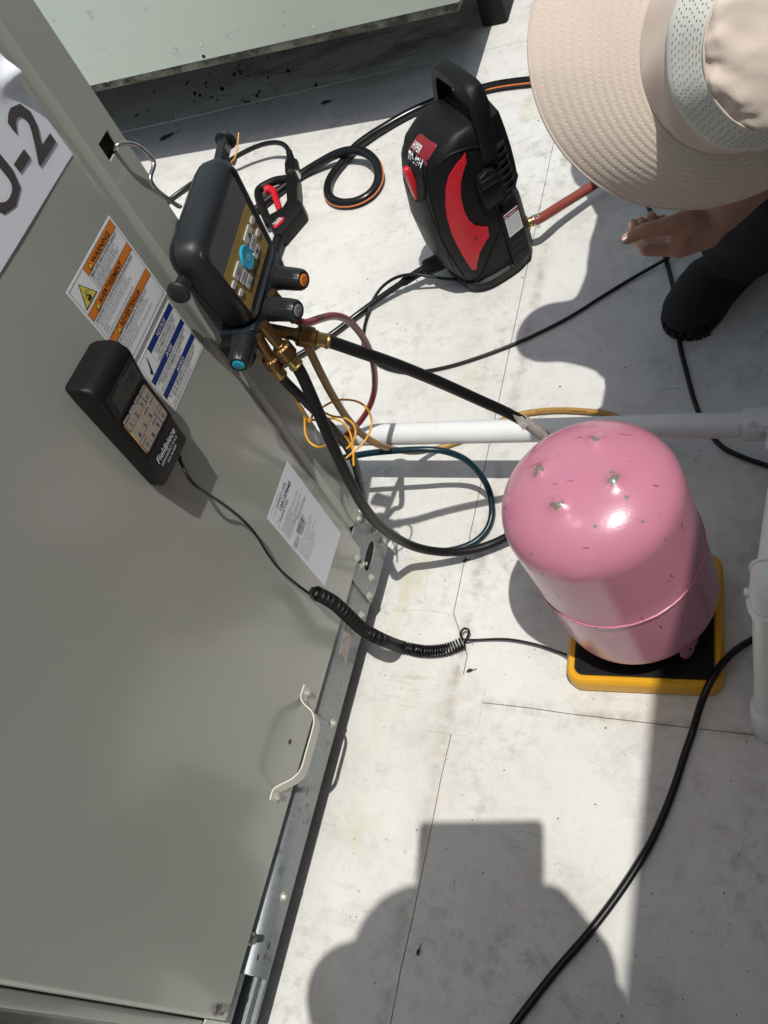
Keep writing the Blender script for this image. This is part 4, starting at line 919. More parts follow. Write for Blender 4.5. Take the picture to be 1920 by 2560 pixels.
# amber thermocouple wire: tangled loops
tw = thing('thermocouple_wire', 'tangled amber sensor wire looped around the black hoses at the cabinet corner', 'wire', (-0.6217, 0.6752, 0.5340))
w1 = [(-0.6254, 0.6756, 0.6776), (-0.6240, 0.6750, 0.6508), (-0.6173, 0.6742, 0.6211), (-0.6125, 0.6743, 0.5929), (-0.6112, 0.6720, 0.5651), (-0.6137, 0.6730, 0.5413), (-0.6119, 0.6720, 0.5333), (-0.6134, 0.6773, 0.5310), (-0.6144, 0.6911, 0.5270), (-0.6159, 0.7106, 0.5140), (-0.6097, 0.7344, 0.4994), (-0.5958, 0.7410, 0.4961), (-0.5775, 0.7438, 0.4881), (-0.5639, 0.7397, 0.4784), (-0.5609, 0.7337, 0.4603), (-0.5610, 0.7199, 0.4520), (-0.5671, 0.7052, 0.4463), (-0.5776, 0.6913, 0.4434), (-0.5872, 0.6812, 0.4423), (-0.5950, 0.6716, 0.4406), (-0.5939, 0.6530, 0.4416), (-0.5927, 0.6468, 0.4372), (-0.5913, 0.6553, 0.4288)]
w2 = [(-0.6112, 0.6744, 0.5665), (-0.6140, 0.6758, 0.5496), (-0.6156, 0.6653, 0.5376), (-0.6142, 0.6536, 0.5298), (-0.6083, 0.6451, 0.5215), (-0.5969, 0.6423, 0.5138), (-0.5967, 0.6581, 0.4976), (-0.6094, 0.6877, 0.4709), (-0.6061, 0.7122, 0.4455), (-0.5992, 0.7050, 0.4246), (-0.5922, 0.6901, 0.4247), (-0.5887, 0.6795, 0.4293)]
w3 = [(-0.6262, 0.7026, 0.5403), (-0.6300, 0.7022, 0.5291), (-0.6238, 0.7106, 0.5182), (-0.6255, 0.7202, 0.4992), (-0.6185, 0.7280, 0.4745), (-0.6011, 0.7299, 0.4665), (-0.5888, 0.7244, 0.4567), (-0.5858, 0.7135, 0.4484), (-0.5859, 0.6952, 0.4502), (-0.5933, 0.6862, 0.4486)]
w4 = [(-0.6155, 0.6778, 0.5323), (-0.6159, 0.6901, 0.5143), (-0.6138, 0.7194, 0.4797), (-0.5996, 0.7180, 0.4713), (-0.5907, 0.7107, 0.4621), (-0.5860, 0.6992, 0.4527), (-0.5840, 0.6846, 0.4427), (-0.5785, 0.6620, 0.4389)]
for w in (w1, w2, w3, w4): MB().tube(w, .0017, 8, 7).build('strand', M['wire'], tw, smooth=60)

# ================================================================== PRESSURE WASHER
WO = V((-0.6579, 1.5519, 0.0000)); WA, WB = V((-.75, -.66, 0)).normalized(), V((.66, -.75, 0)).normalized()
PW = Fr(WO, WA, WB, (0, 0, 1)); PW.y = WB
was = thing('pressure_washer', 'black and red electric pressure washer with a carry handle standing on the sunlit roof', 'pressure washer', WO)
LV = [(0, -.088, .078, .088), (.012, -.095, .086, .097), (.03, -.098, .088, .098), (.034, -.092, .084, .090), (.06, -.105, .097, .092), (.12, -.104, .110, .095), (.20, -.098, .114, .095), (.28, -.094, .104, .093), (.33, -.094, .089, .090), (.355, -.094, .074, .087), (.368, -.080, .052, .082), (.380, -.058, .028, .076), (.385, -.046, .014, .067)]
def lv(z):
    for a, b in zip(LV, LV[1:]):
        if a[0] <= z <= b[0]:
            t = (z-a[0])/(b[0]-a[0]); return [a[i]+(b[i]-a[i])*t for i in (1, 2, 3)]
    return list(LV[-1][1:]) if z > 0 else list(LV[0][1:])
NE = 3.0
def wsurf(z, t, off=0.):
    a0, a1, hb2 = lv(z); c, s = math.cos(t), math.sin(t); cA = (a0+a1)/2; A_2 = (a1-a0)/2
    x = (abs(c)**(2/NE))*(1 if c > 0 else -1); y = (abs(s)**(2/NE))*(1 if s > 0 else -1)
    return PW.p(cA+(A_2+off)*x, (hb2+off)*y, z)
def side(a, z, off=.001):   # +b face
    a0, a1, hb2 = lv(z); u = (a-(a0+a1)/2)/((a1-a0)/2); u = max(-.999, min(.999, u)); return PW.p(a, hb2*(1-abs(u)**NE)**(1/NE)+off, z)
def front(b, z, off=.001):
    a0, a1, hb2 = lv(z); u = max(-.999, min(.999, b/hb2)); return PW.p((a0+a1)/2+((a1-a0)/2)*(1-abs(u)**NE)**(1/NE)+off, b, z)
def backf(b, z, off=.001):
    a0, a1, hb2 = lv(z); u = max(-.999, min(.999, b/hb2)); return PW.p((a0+a1)/2-((a1-a0)/2)*(1-abs(u)**NE)**(1/NE)-off, b, z)
mb = MB(); zz = [l[0] for l in LV]; zz = sorted(set(zz+[.08, .10, .14, .16, .18, .22, .24, .26, .30, .32, .343]))
mb.loft([[wsurf(z, 2*math.pi*k/64) for k in range(64)] for z in zz]); body = mb.build('body', M['abs'], was, smooth=50)
def decal(name, outline, fn, mat, off0=.0008, off1=.003, grid=14, parent=None):
    """raised patch whose outline follows the shell"""
    bm = bmesh.new(); vs = [bm.verts.new((a, b, 0)) for a, b in outline]; f = bm.faces.new(vs)
    bmesh.ops.triangulate(bm, faces=[f])
    for _ in range(3):
        es = [e for e in bm.edges if e.calc_length() > .018]
        if es: bmesh.ops.subdivide_edges(bm, edges=es, cuts=1)
        bmesh.ops.triangulate(bm, faces=bm.faces)
    r = bmesh.ops.extrude_face_region(bm, geom=bm.faces[:]); tops = set(e for e in r['geom'] if isinstance(e, bmesh.types.BMVert))
    bm.verts.index_update(); mbb = MB(); mbb.add([fn(v.co.x, v.co.y, off1 if v in tops else off0) for v in bm.verts], [tuple(v.index for v in f.verts) for f in bm.faces]); bm.free()
    return mbb.build(name, M[mat], was, parent, smooth=45)
def sm2(pts, sub=5, closed=True): return [(p.x, p.y) for p in spline([(a, b, 0) for a, b in pts], sub, closed)]
sw_out = [(.004, .349), (.010, .343), (.030, .336), (.050, .322), (.064, .30), (.075, .27), (.082, .235), (.085, .20), (.083, .165), (.079, .13), (.074, .10), (.069, .078), (.060, .076), (.055, .092), (.042, .118), (.022, .136), (.012, .142), (.008, .166), (.020, .174), (.034, .188), (.043, .208), (.046, .235), (.043, .268), (.034, .296), (.022, .314), (.008, .330)]
decal('red_panel', [(a-.004, z) for a, z in sw_out], side, 'washred', .0005, .0035)
for pts in ([(.035, .152), (.030, .163), (.046, .158)], [(.050, .118), (.040, .130), (.042, .136), (.053, .124)]):
    decal('panel_notch', [(a, z) for a, z in pts], side, 'darkred' if pts[0][1] > .14 else 'washred', .003, .0042)
# raised ridge lines of the shell
def ridge(pts, fn, r, name='shell_ridge'):
    P = [fn(a, b, 0) for a, b in sm2(pts, 6, False)]; MB().tube(P, r, 8, raw=True).build(name, M['abs'], was, body, smooth=60)
ridge([(.075, .36), (.093, .31), (.100, .25), (.101, .19), (.096, .13), (.085, .07), (.078, .035)], side, .0028)
ridge([(.055, .348), (.030, .358), (-.004, .354), (-.03, .342), (-.055, .32)], side, .0030)
ridge([(-.012, .34), (-.02, .29), (-.028, .22), (-.035, .15), (-.045, .10)], side, .0025)
ridge([(.062, .036), (.040, .06), (.012, .098), (-.014, .125), (-.04, .14), (-.05, .12), (-.048, .09), (-.038, .06), (-.02, .03)], side, .0032)
# front panel inset with dial and words
decal('front_panel', sm2([(-.062, .10), (-.05, .07), (0, .06), (.045, .075), (.062, .11), (.067, .18), (.066, .26), (.058, .33), (.046, .352), (0, .36), (-.046, .352), (-.058, .33), (-.066, .26), (-.067, .18)], 4), front, 'abs', 0, .0025)
ringp = [front(.020+.034*math.cos(R(t)), .306+.042*math.sin(R(t)), .003) for t in range(0, 360, 12)]
MB().tube(ringp, .0035, 8, closed=True, raw=True).build('dial_ring', M['abs'], was, smooth=60)
decal('dial_recess', [(.020+.030*math.cos(R(t)), .306+.038*math.sin(R(t))) for t in range(0, 360, 15)], front, 'dark', .0025, .0034)
KF = Fr(front(.016, .306, .001), WB, V((0, 0, 1)), WA)
MB().prism(KF, [(-.011, -.038), (.009, -.040), (.012, -.030), (.012, .026), (.006, .040), (-.008, .038), (-.012, .028)], 0, .014).build('dial_knob', M['washred'], was, bevel=.003)
decal('brand_plate', rrect(-.018, .340, .054, .374, .007, 3), front, 'darkred', .0006, .0020)
p = MB(); q = lambda a, b: front(a, b, .0058)
p.text(q, 'HYPER', -.011, .3605, .0115, 0, .02, width=.034); p.text(q, 'TOUGH', -.011, .3445, .018, 0, .03, width=.056); p.build('brand_print', M['whiteink'], was, smooth=0)
p = MB(); p.text(lambda a, b: front(a, b, .003), '1800PSI', -.018, .170, .011, 0, .01, width=.045); p.build('model_print', M['greyink'], was, smooth=0)
# carry handle
hp2 = MB()
def hsec(c, ax_, u, w, h, ch=.28):
    c = V(c); k = w*ch; l = h*ch
    return [c+ax_*a+u*b for a, b in ((-w+k, -h), (w-k, -h), (w, -h+l), (w, h-l), (w-k, h), (-w+k, h), (-w, h-l), (-w, -h+l))]
AX = WA; rings = []
def hr(a, b, z, along, w, h):
    along = (WB*along[0]+V((0, 0, 1))*along[1]+WA*(along[2] if len(along) > 2 else 0)).normalized(); u = along.cross(AX).normalized(); rings.append(hsec(PW.p(a, b, z), AX, u, w*.86, h*.86))
for a, b, z, d in ((-.048, -.082, .30, (0, 1)), (-.050, -.086, .345, (0, 1)), (-.056, -.082, .390, (.1, 1)), (-.060, -.080, .416, (.35, 1)), (-.062, -.068, .438, (1, .6)), (-.062, -.054, .443, (1, .05)), (-.062, .054, .443, (1, -.05)), (-.062, .068, .438, (1, -.6)), (-.060, .080, .416, (.35, -1)), (-.056, .082, .390, (.1, -1)), (-.050, .086, .345, (0, -1)), (-.048, .082, .30, (0, -1))):
    hr(a, b, z, d, .021, .0145)
hp2.loft(rings).build('carry_handle', M['abs'], was, smooth=35, bevel=0)
mb = MB(); mb.box(PW, -.078, -.046, -.060, .060, .3805, .388); mb.build('handle_bridge', M['abs'], was, bevel=.004)
# rear motor hump with fins, side clip, label, vents
mb = MB(); mb.loft([[PW.p(-.090-.010*math.sin(math.pi*min(1, max(0, (z-.14)/.26)))+x, y, z) for x, y in ((.03, -.062), (-.010, -.055), (-.018, 0), (-.010, .062), (.03, .074))] for z in (.205, .24, .28, .32, .350, .370)]); mb.build('motor_cover', M['abs'], was, bevel=.004)
for k in range(7):
    z = .200+k*.0175; ao = -.1125+(z-.2)*.085; MB().prism(Fr(PW.p(0, 0, z), WA, WB, (0, 0, 1)), [(-.055, -.055), (ao, -.05), (ao-.003, 0), (ao, .052), (-.088, .080), (-.055, .088)], 0, .0075).build('cooling_fin', M['abs'], was, bevel=.0015)
RH = [(-.028, .0985), (-.078, .0905), (-.102, .058), (-.108, 0), (-.102, -.055), (-.08, -.09), (-.03, -.097)]
mb = MB(); mb.loft([[PW.p(-.05+(a+.05)*k, b*k2, z) for a, b in RH] for z, k, k2 in ((.026, 1.0, .99), (.03, 1.02, 1.0), (.10, 1.02, 1.0), (.165, 1.0, .995), (.185, .93, .98), (.196, .80, .93))]); mb.build('rear_housing', M['abs'], was, bevel=.0035)
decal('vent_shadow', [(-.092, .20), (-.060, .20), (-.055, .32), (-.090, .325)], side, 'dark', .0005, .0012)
cb = MB(); CFr = Fr(side(-.022, .255, 0), WA, WB, (0, 0, 1)); CFr = Fr(CFr.o, WA, (0, 0, 1), WB)
cb.prism(CFr, [(-.024, -.040), (.020, -.044), (.024, -.012), (.026, .018), (.018, .034), (-.004, .040), (-.022, .034)], -.004, .016); clip = cb.build('side_clip', M['abs'], was, bevel=.004)
MB().box(CFr, -.020, .020, .012, .030, .016, .024).build('clip_catch', M['glossblack'], was, clip, bevel=.003)
P1 = PW.p(-.028, .0995, 0); P2 = PW.p(-.081, .0912, 0); RF = Fr(P1, P2-P1, (0, 0, 1), (P2-P1).cross(V((0, 0, 1))))
lq = lambda dz: (lambda a, b: RF.p(a, b, dz))
lab = MB().box(RF, .0085, .0475, .108, .167, -.0005, .0006).build('safety_label', M['label'], was, smooth=0)
p = MB(); p.rect(lq(.0009), .009, .156, .047, .1665, 0); tri(p, lq(.0012), .0135, .1582, .006, 2)
for k in range(10): p.text(lq(.0010), 'To reduce the risk of injury read operating instructions'[k*2:k*2+34], .0105, .1505-k*.0042, .0036, 1, 0, width=.034)
p.text(lq(.0012), 'WARNING', .018, .1585, .0068, 2, .015, width=.024); p.build('label_print', [M['darkred'], M['ink'], M['whiteink']], was, lab, smooth=0)
for k in range(3): MB().box(RF, .004, .050, .040+k*.020, .051+k*.020, -.001, .0005).build('vent_slot', M['dark'], was, smooth=0)
dl = decal('warning_label', [(.02, .330), (.06, .330), (.058, .358), (.022, .358)], backf, 'label', .010, .0112); decal('label_border', [(.02, .354), (.058, .354), (.057, .359), (.022, .359)], backf, 'darkred', .0114, .012, parent=dl)
# outlet coupling at the front foot, inlet brass at the back
oc1 = V((-0.7397, 1.5194, 0.0500)); oc2 = V((-0.7872, 1.4991, 0.0450))
mb = MB(); F = fr_dir(oc1, oc2-oc1); L = (oc2-oc1).length; rings = []
for z, r in ((-.05, .016), (0, .019), (.002, .0205), (L*.9, .0195), (L, .017), (L, .011)): rings.append([F.p(r*(1-.07*(k % 4 == 0))*math.cos(2*math.pi*k/48), r*(1-.07*(k % 4 == 0))*math.sin(2*math.pi*k/48), z) for k in range(48)])
mb.loft(rings).build('outlet_nut', M['abs'], was, smooth=30)
bi0 = V((-0.5658, 1.5746, 0.0750)); bi1 = V((-0.5310, 1.5887, 0.0750))
mb = MB(); F = fr_dir(bi0, bi1-bi0); L = (bi1-bi0).length; mb.lathe(F, [(.0145, -.03), (.0145, L*.4), (.012, L*.42), (.012, L*.6)], 20); mb.lathe(F, [(.0165, L*.42), (.017, L*.45), (.017, L*.62), (.0155, L*.66)], 6)
mb.lathe(F, [(.011, L*.66), (.011, L)], 16); mb.build('inlet_fitting', M['brass'], was, smooth=30)

# ---- hoses and cords of the washer
gh = hose('garden_hose', 'rust red garden hose leaving the brass inlet of the pressure washer to the right', [bi1-(bi1-bi0)*.15, bi1+(bi1-bi0)*.4, (-0.4834, 1.6455, 0.0600), (-0.4449, 1.6898, 0.0520), (-0.4056, 1.7331, 0.0450), (-0.3585, 1.7889, 0.0350), (-0.2955, 1.8727, 0.0200), (-0.2023, 1.9449, 0.0150)], .0112, 'brownhose')
cl = MB(); F = fr_dir(bi1-(bi1-bi0)*.1, bi1-bi0); cl.lathe(F, [(.0118, 0), (.0124, .001), (.0124, .016), (.0118, .017)], 20); cl.box(Fr(F.p(0, 0, .004), F.x, F.y, F.z), -.004, .004, -.022, -.012, 0, .010); cl.build('hose_clamp', M['chrome'], gh, smooth=30)
sh_pts = [(-0.5392, 2.1996, 0.0140), (-0.5949, 2.2140, 0.0140), (-0.6628, 2.2266, 0.0140), (-0.7431, 2.2335, 0.0140), (-0.8115, 2.2277, 0.0140), (-0.8929, 2.2195, 0.0140), (-0.9605, 2.1961, 0.0140), (-1.0152, 2.1670, 0.0140), (-1.0679, 2.1283, 0.0140), (-1.1076, 2.0908, 0.0160), (-1.1380, 2.0539, 0.0160), (-1.1603, 2.0042, 0.0140), (-1.1777, 1.9579, 0.0130), (-1.1824, 1.9186, 0.0130), (-1.1738, 1.8773, 0.0130), (-1.1495, 1.8420, 0.0130), (-1.1113, 1.8208, 0.0130), (-1.0679, 1.8182, 0.0140), (-1.0339, 1.8394, 0.0150), (-1.0204, 1.8779, 0.0180), (-1.0254, 1.9176, 0.0260), (-1.0448, 1.9551, 0.0360), (-1.0832, 1.9901, 0.0400), (-1.1315, 2.0075, 0.0400), (-1.1812, 2.0090, 0.0340), (-1.2434, 1.9927, 0.0220), (-1.2939, 1.9664, 0.0140), (-1.3402, 1.9138, 0.0140), (-1.3859, 1.8530, 0.0140), (-1.4301, 1.7892, 0.0140)]
bh = hose('supply_hose', 'black hose with an orange stripe looping on the sunlit roof behind the spray gun', sh_pts, .0128, 'glossblack')
sp = spline(sh_pts, 8)
for i0, i1, base in ((96, 168, -.25), (8, 30, 2.9)):
    P2 = []
    for i in range(i0, i1):
        q = sp[i]; t = (sp[i+1]-sp[i-1]).normalized(); nrm = V((-t.y, t.x, 0)).normalized(); ang = base+(i-i0)*.004
        P2.append(q-nrm*.0128*math.cos(ang)+V((0, 0, 1))*.0128*math.sin(ang))
    MB().tube(P2, lambda t: .0021*min(1, t*12+.2, (1-t)*12+.2), 6, raw=True).build('stripe', M['orangestripe'], bh, smooth=60)
hp_pts = [oc2, oc2+(oc2-oc1)*.5, (-0.8295, 1.4816, 0.0350), (-0.8882, 1.4472, 0.0220), (-0.9447, 1.4050, 0.0120), (-0.9951, 1.3518, 0.0100), (-1.0376, 1.3116, 0.0100), (-1.0816, 1.2766, 0.0100), (-1.1178, 1.2511, 0.0100), (-1.1567, 1.2333, 0.0100)]
ph_ = hose('high_pressure_hose', 'black high pressure hose running from the washer outlet down left behind the manifold', hp_pts, .0078, 'glossblack')
mb = MB(); a = V(oc2); b = V((-0.8467, 1.4728, 0.0300)); F = fr_dir(a, b-a); L = (b-a).length; prof = [(.0105, 0)]
for k in range(9): z = L*(.35+.065*k); prof += [(.0108, z), (.0108, z+L*.035), (.0088, z+L*.04), (.0088, z+L*.06)]
mb.lathe(F, prof+[(.0085, L)], 18).build('strain_relief', M['abs'], ph_, smooth=30)
c1 = [(-0.7021, 1.4779, 0.0200), (-0.7384, 1.4759, 0.0300), (-0.7733, 1.4739, 0.0450), (-0.8104, 1.4734, 0.0550), (-0.8532, 1.4731, 0.0500), (-0.8923, 1.4611, 0.0350), (-0.9162, 1.4298, 0.0200), (-0.9247, 1.3965, 0.0080), (-0.9222, 1.3533, 0.0060), (-0.9103, 1.3023, 0.0060), (-0.8822, 1.2637, 0.0060), (-0.8388, 1.2336, 0.0060), (-0.7850, 1.2165, 0.0060), (-0.7366, 1.2162, 0.0060), (-0.6732, 1.2287, 0.0060), (-0.5959, 1.2570, 0.0060), (-0.5133, 1.2969, 0.0060), (-0.4335, 1.3478, 0.0060), (-0.3716, 1.4000, 0.0060), (-0.3175, 1.4447, 0.0060), (-0.2619, 1.4793, 0.0120), (-0.2428, 1.4899, 0.0155), (-0.2233, 1.5090, 0.0120), (-0.1856, 1.5440, 0.0060), (-0.1400, 1.5922, 0.0060), (-0.0633, 1.6666, 0.0060), (0.0523, 1.7592, 0.0060)]
hose('power_cord', 'thin black power cord from the washer foot curving right across the roof past the boot', c1, .0038, 'cable', 'cord', n=10)
c2 = [(-0.3716, 1.8788, 0.0060), (-0.3282, 1.7698, 0.0060), (-0.3034, 1.6970, 0.0060), (-0.2731, 1.6007, 0.0060), (-0.2469, 1.5101, 0.0060), (-0.2305, 1.4485, 0.0060), (-0.2179, 1.3896, 0.0060), (-0.2080, 1.3220, 0.0060), (-0.1966, 1.2516, 0.0060), (-0.1797, 1.1838, 0.0060), (-0.1610, 1.1141, 0.0060), (-0.1396, 1.0567, 0.0060), (-0.1092, 1.0088, 0.0060), (-0.0743, 0.9838, 0.0060), (-0.0310, 0.9639, 0.0060), (0.0234, 0.9415, 0.0060)]
hose('extension_cord', 'black cord passing under the boot and the white pipe at right', c2, .0047, 'cable', 'cord', n=10)
c3 = [(0.0322, 0.6728, 0.0120), (-0.0017, 0.6527, 0.0120), (-0.0328, 0.6295, 0.0160), (-0.0577, 0.6032, 0.0300), (-0.0776, 0.5712, 0.0470), (-0.0940, 0.5383, 0.0510), (-0.1064, 0.5071, 0.0400), (-0.1152, 0.4815, 0.0200), (-0.1212, 0.4589, 0.0100), (-0.1285, 0.4301, 0.0090), (-0.1379, 0.3860, 0.0090), (-0.1511, 0.3365, 0.0090), (-0.1669, 0.2906, 0.0090), (-0.1878, 0.2447, 0.0090), (-0.2113, 0.2003, 0.0090), (-0.2395, 0.1535, 0.0090), (-0.2726, 0.1047, 0.0090), (-0.3000, 0.0604, 0.0090), (-0.3266, 0.0144, 0.0090), (-0.3602, -0.0518, 0.0090)]
hose('extension_cord', 'black cord draped over the scale corner and curving to the bottom of the frame', c3, .0058, 'cable', 'cord', n=12)

# ================================================================== SPRAY GUN lying on the roof
gun = thing('spray_gun', 'black pressure washer spray gun with red trigger lying on the roof beyond the manifold', 'spray gun', (-1.2990, 1.8493, 0.0000))
GF = Fr((-1.3443, 1.9937, 0.0000), V((-1.3443, 1.9937, 0.0000))-V((-1.2963, 1.8488, 0.0000)), V((-1.3443, 1.9937, 0.0000))-V((-1.2828, 1.9814, 0.0000)), (0, 0, 1))
GF = Fr(GF.o, GF.x, V((0, 0, 1)).cross(GF.x), (0, 0, 1))
def gp(px_pts): return [((V(q)-GF.o).dot(GF.x), (V(q)-GF.o).dot(GF.y)) for q in px_pts]
def gpart(name, px_pts, z0, z1, mat='abs', parent=None, bev=.004):
    return MB().prism(GF, gp(px_pts), z0, z1).build(name, M[mat], gun, parent, bevel=bev)
# outline with the trigger loop as an open ring
gpart('grip', [(-1.3183, 1.9515, 0.0300), (-1.2863, 1.9503, 0.0300), (-1.2629, 1.8901, 0.0300), (-1.2401, 1.8236, 0.0300), (-1.2197, 1.8071, 0.0300), (-1.2090, 1.7814, 0.0300), (-1.2214, 1.7504, 0.0300), (-1.2330, 1.7210, 0.0300), (-1.2471, 1.6846, 0.0300), (-1.2736, 1.6963, 0.0300), (-1.2995, 1.7345, 0.0300), (-1.3236, 1.7670, 0.0300), (-1.2999, 1.7807, 0.0300), (-1.2775, 1.7978, 0.0300), (-1.2730, 1.8229, 0.0300), (-1.2944, 1.8794, 0.0300)], .004, .046)
gr = [(-1.3081, 1.9417, 0.0280), (-1.3290, 1.9407, 0.0280), (-1.3557, 1.9408, 0.0280), (-1.3794, 1.9316, 0.0280), (-1.3976, 1.9180, 0.0280), (-1.3999, 1.8980, 0.0280), (-1.3841, 1.8647, 0.0280), (-1.3590, 1.8238, 0.0280), (-1.3331, 1.7836, 0.0280), (-1.3126, 1.7547, 0.0280)]
MB().tube(gr, .0125, 12, 5).build('trigger_guard', M['abs'], gun, smooth=60)
tr = [(-1.3798, 1.9068, 0.0260), (-1.3696, 1.9083, 0.0260), (-1.3534, 1.9002, 0.0260), (-1.3410, 1.8794, 0.0260), (-1.3223, 1.8477, 0.0260), (-1.3050, 1.8201, 0.0260), (-1.2967, 1.7992, 0.0260), (-1.2989, 1.7867, 0.0260)]
MB().tube(tr, lambda t: .012-.006*abs(t-.15) if t > .15 else .014, 10, 5).build('trigger', M['washred'], gun, smooth=60)
bp_ = MB().prism(GF, gp([(-1.2795, 1.7202, 0.0470), (-1.2645, 1.7538, 0.0470), (-1.2535, 1.7473, 0.0470), (-1.2530, 1.7347, 0.0470), (-1.2674, 1.7105, 0.0470), (-1.2759, 1.7134, 0.0470)]), .0462, .0475).build('brand_plate', M['washred'], gun)
o_ = V((-1.2706, 1.7135, 0.0476)); dx = (V((-1.2550, 1.7453, 0.0476))-o_); TG = Fr(o_, dx, V((0, 0, 1)).cross(dx), (0, 0, 1))
p = MB(); p.text(lambda a, b: TG.p(a, b, .0006), 'TOUGH', .006, .003, .022, 0, .02, width=dx.length*.78); p.build('brand_print', M['whiteink'], gun, bp_, smooth=0)
vo_ = V((-1.2420, 1.7579, 0.0470)); vd = [V((-1.2399, 1.7592, 0.0470))-vo_, V((-1.2411, 1.7704, 0.0470))-vo_, V((-1.2432, 1.7692, 0.0470))-vo_, V((-1.2368, 1.7650, 0.0470))-vo_]
for k in range(3): MB().prism(GF, gp([vo_+vd[3]*k+e for e in (V((0, 0, 0)), vd[0], vd[1], vd[2])]), .0462, .0466).build('vent_slot', M['dark'], gun)
MB().tube([(-1.2634, 1.7033, 0.0250), (-1.2601, 1.6568, 0.0250), (-1.2595, 1.5998, 0.0220), (-1.2605, 1.5432, 0.0200)], .016, 14, 4).build('barrel', M['abs'], gun, smooth=60)
gc0, gc1 = V((-1.3019, 1.9507, 0.0280)), V((-1.3239, 2.0074, 0.0320))
mb = MB(); F = fr_dir(gc0, gc1-gc0); L = (gc1-gc0).length; rings = []
for z, r in ((.0, .020), (L*.3, .022), (L*.95, .0205), (L, .016)): rings.append([F.p(r*(1-.08*(k % 4 == 0))*math.cos(2*math.pi*k/40), r*(1-.08*(k % 4 == 0))*math.sin(2*math.pi*k/40), z) for k in range(40)])
mb.loft(rings).build('inlet_nut', M['abs'], gun, smooth=30)
F = fr_dir(gc0, gc1-gc0); MB().lathe(Fr(F.p(0, 0, -.004), F.x, F.y, F.z), [(.0195, 0), (.0215, .001), (.0215, .008), (.0195, .009)], 24).build('steel_collar', M['chrome'], gun)
gl = [gc1, (-1.3337, 2.0308, 0.0360), (-1.3405, 2.0468, 0.0440), (-1.3561, 2.0650, 0.0520), (-1.3817, 2.0782, 0.0560), (-1.4183, 2.0847, 0.0560), (-1.4596, 2.0803, 0.0540), (-1.4999, 2.0688, 0.0500), (-1.5394, 2.0528, 0.0450), (-1.6014, 2.0408, 0.0300), (-1.6758, 2.0192, 0.0150), (-1.7348, 1.9723, 0.0100), (-1.7728, 1.9194, 0.0100)]
gh2 = hose('high_pressure_hose', 'thin black hose arching from the spray gun inlet behind the top of the manifold', gl, .0072, 'glossblack')
mb = MB(); a = gc1; b = V((-1.3401, 2.0473, 0.0450)); F = fr_dir(a, b-a); L = (b-a).length; prof = [(.013, 0)]
for k in range(6): z = L*(.1+.14*k); prof += [(.0125-.0007*k, z), (.0125-.0007*k, z+L*.07), (.0095, z+L*.08), (.0095, z+L*.13)]
mb.lathe(F, prof, 16).build('strain_relief', M['abs'], gh2, smooth=30)

# ================================================================== TECHNICIAN, bent over beside the tank
tech = thing('person', 'person in black boots bending over beside the tank with one hand held out', 'person', (-.1, 1.4, 0))
HC = V((-0.0419, 0.8186, 0.8921))                    # centre of the brim
hx = ((V((0, 0, 1.4))-HC).normalized()+right*.45+up*.02).normalized()     # the crown points towards the viewer: the head is bowed
HF = fr_dir(HC, hx); HF = Fr(HC, right-hx*right.dot(hx), hx.cross(right-hx*right.dot(hx)), hx)
neck = V((-.05, 1.08, .94)); shR = V((-.235, 1.14, .97)); shL = V((.15, 1.02, .90))
head0 = HC-hx*.035; headb = HC-hx*.002
elL = V((0.0529, 1.2444, 0.5226)); wrL = V((-0.0920, 1.0926, 0.4622))
pel = V((-.06, 1.68, .84)); hipL = V((.06, 1.64, .79)); hipR = V((-.18, 1.72, .80))
knL = V((-0.0306, 1.2765, 0.4000)); anL = V((-0.0881, 1.3956, 0.1000)); knR = V((-.17, 1.52, .46)); anR = V((-.15, 1.94, .10))
caps = [(head0-hx*.02, .074, headb, .060), (head0-hx*.085, .050, head0-hx*.02, .070), (head0-hx*.05, .05, neck, .055),
        (neck, .06, shR, .060), (neck, .06, shL, .060), (neck, .09, (neck+pel)*.5, .115), ((neck+pel)*.5, .115, pel, .12),
        (shR, .052, V((-.16, 1.26, .66)), .042), (V((-.16, 1.26, .66)), .040, V((-.04, 1.42, .62)), .028),
        (shL, .052, elL, .042), (elL, .042, elL.lerp(wrL, .45), .040), (elL.lerp(wrL, .45), .040, wrL, .0275),
        (hipL, .085, knL, .058), (knL, .055, anL, .042), (hipR, .085, knR, .058), (knR, .055, anR, .042), (pel, .11, hipL, .09), (pel, .11, hipR, .09)]
# face (bowed, under the brim): nose, chin, ears
fd = V((-.2, -.35, -.9)).normalized(); fd = (fd-hx*fd.dot(hx)).normalized(); ed = hx.cross(fd)
fc = head0-hx*.03
caps += [(fc+fd*.066+hx*.012, .010, fc+fd*.084-hx*.006, .012), (fc+fd*.05-hx*.05, .026, fc+fd*.045-hx*.04, .03), (fc+ed*.076, .012, fc+ed*.078-hx*.02, .010), (fc-ed*.076, .012, fc-ed*.078-hx*.02, .010)]
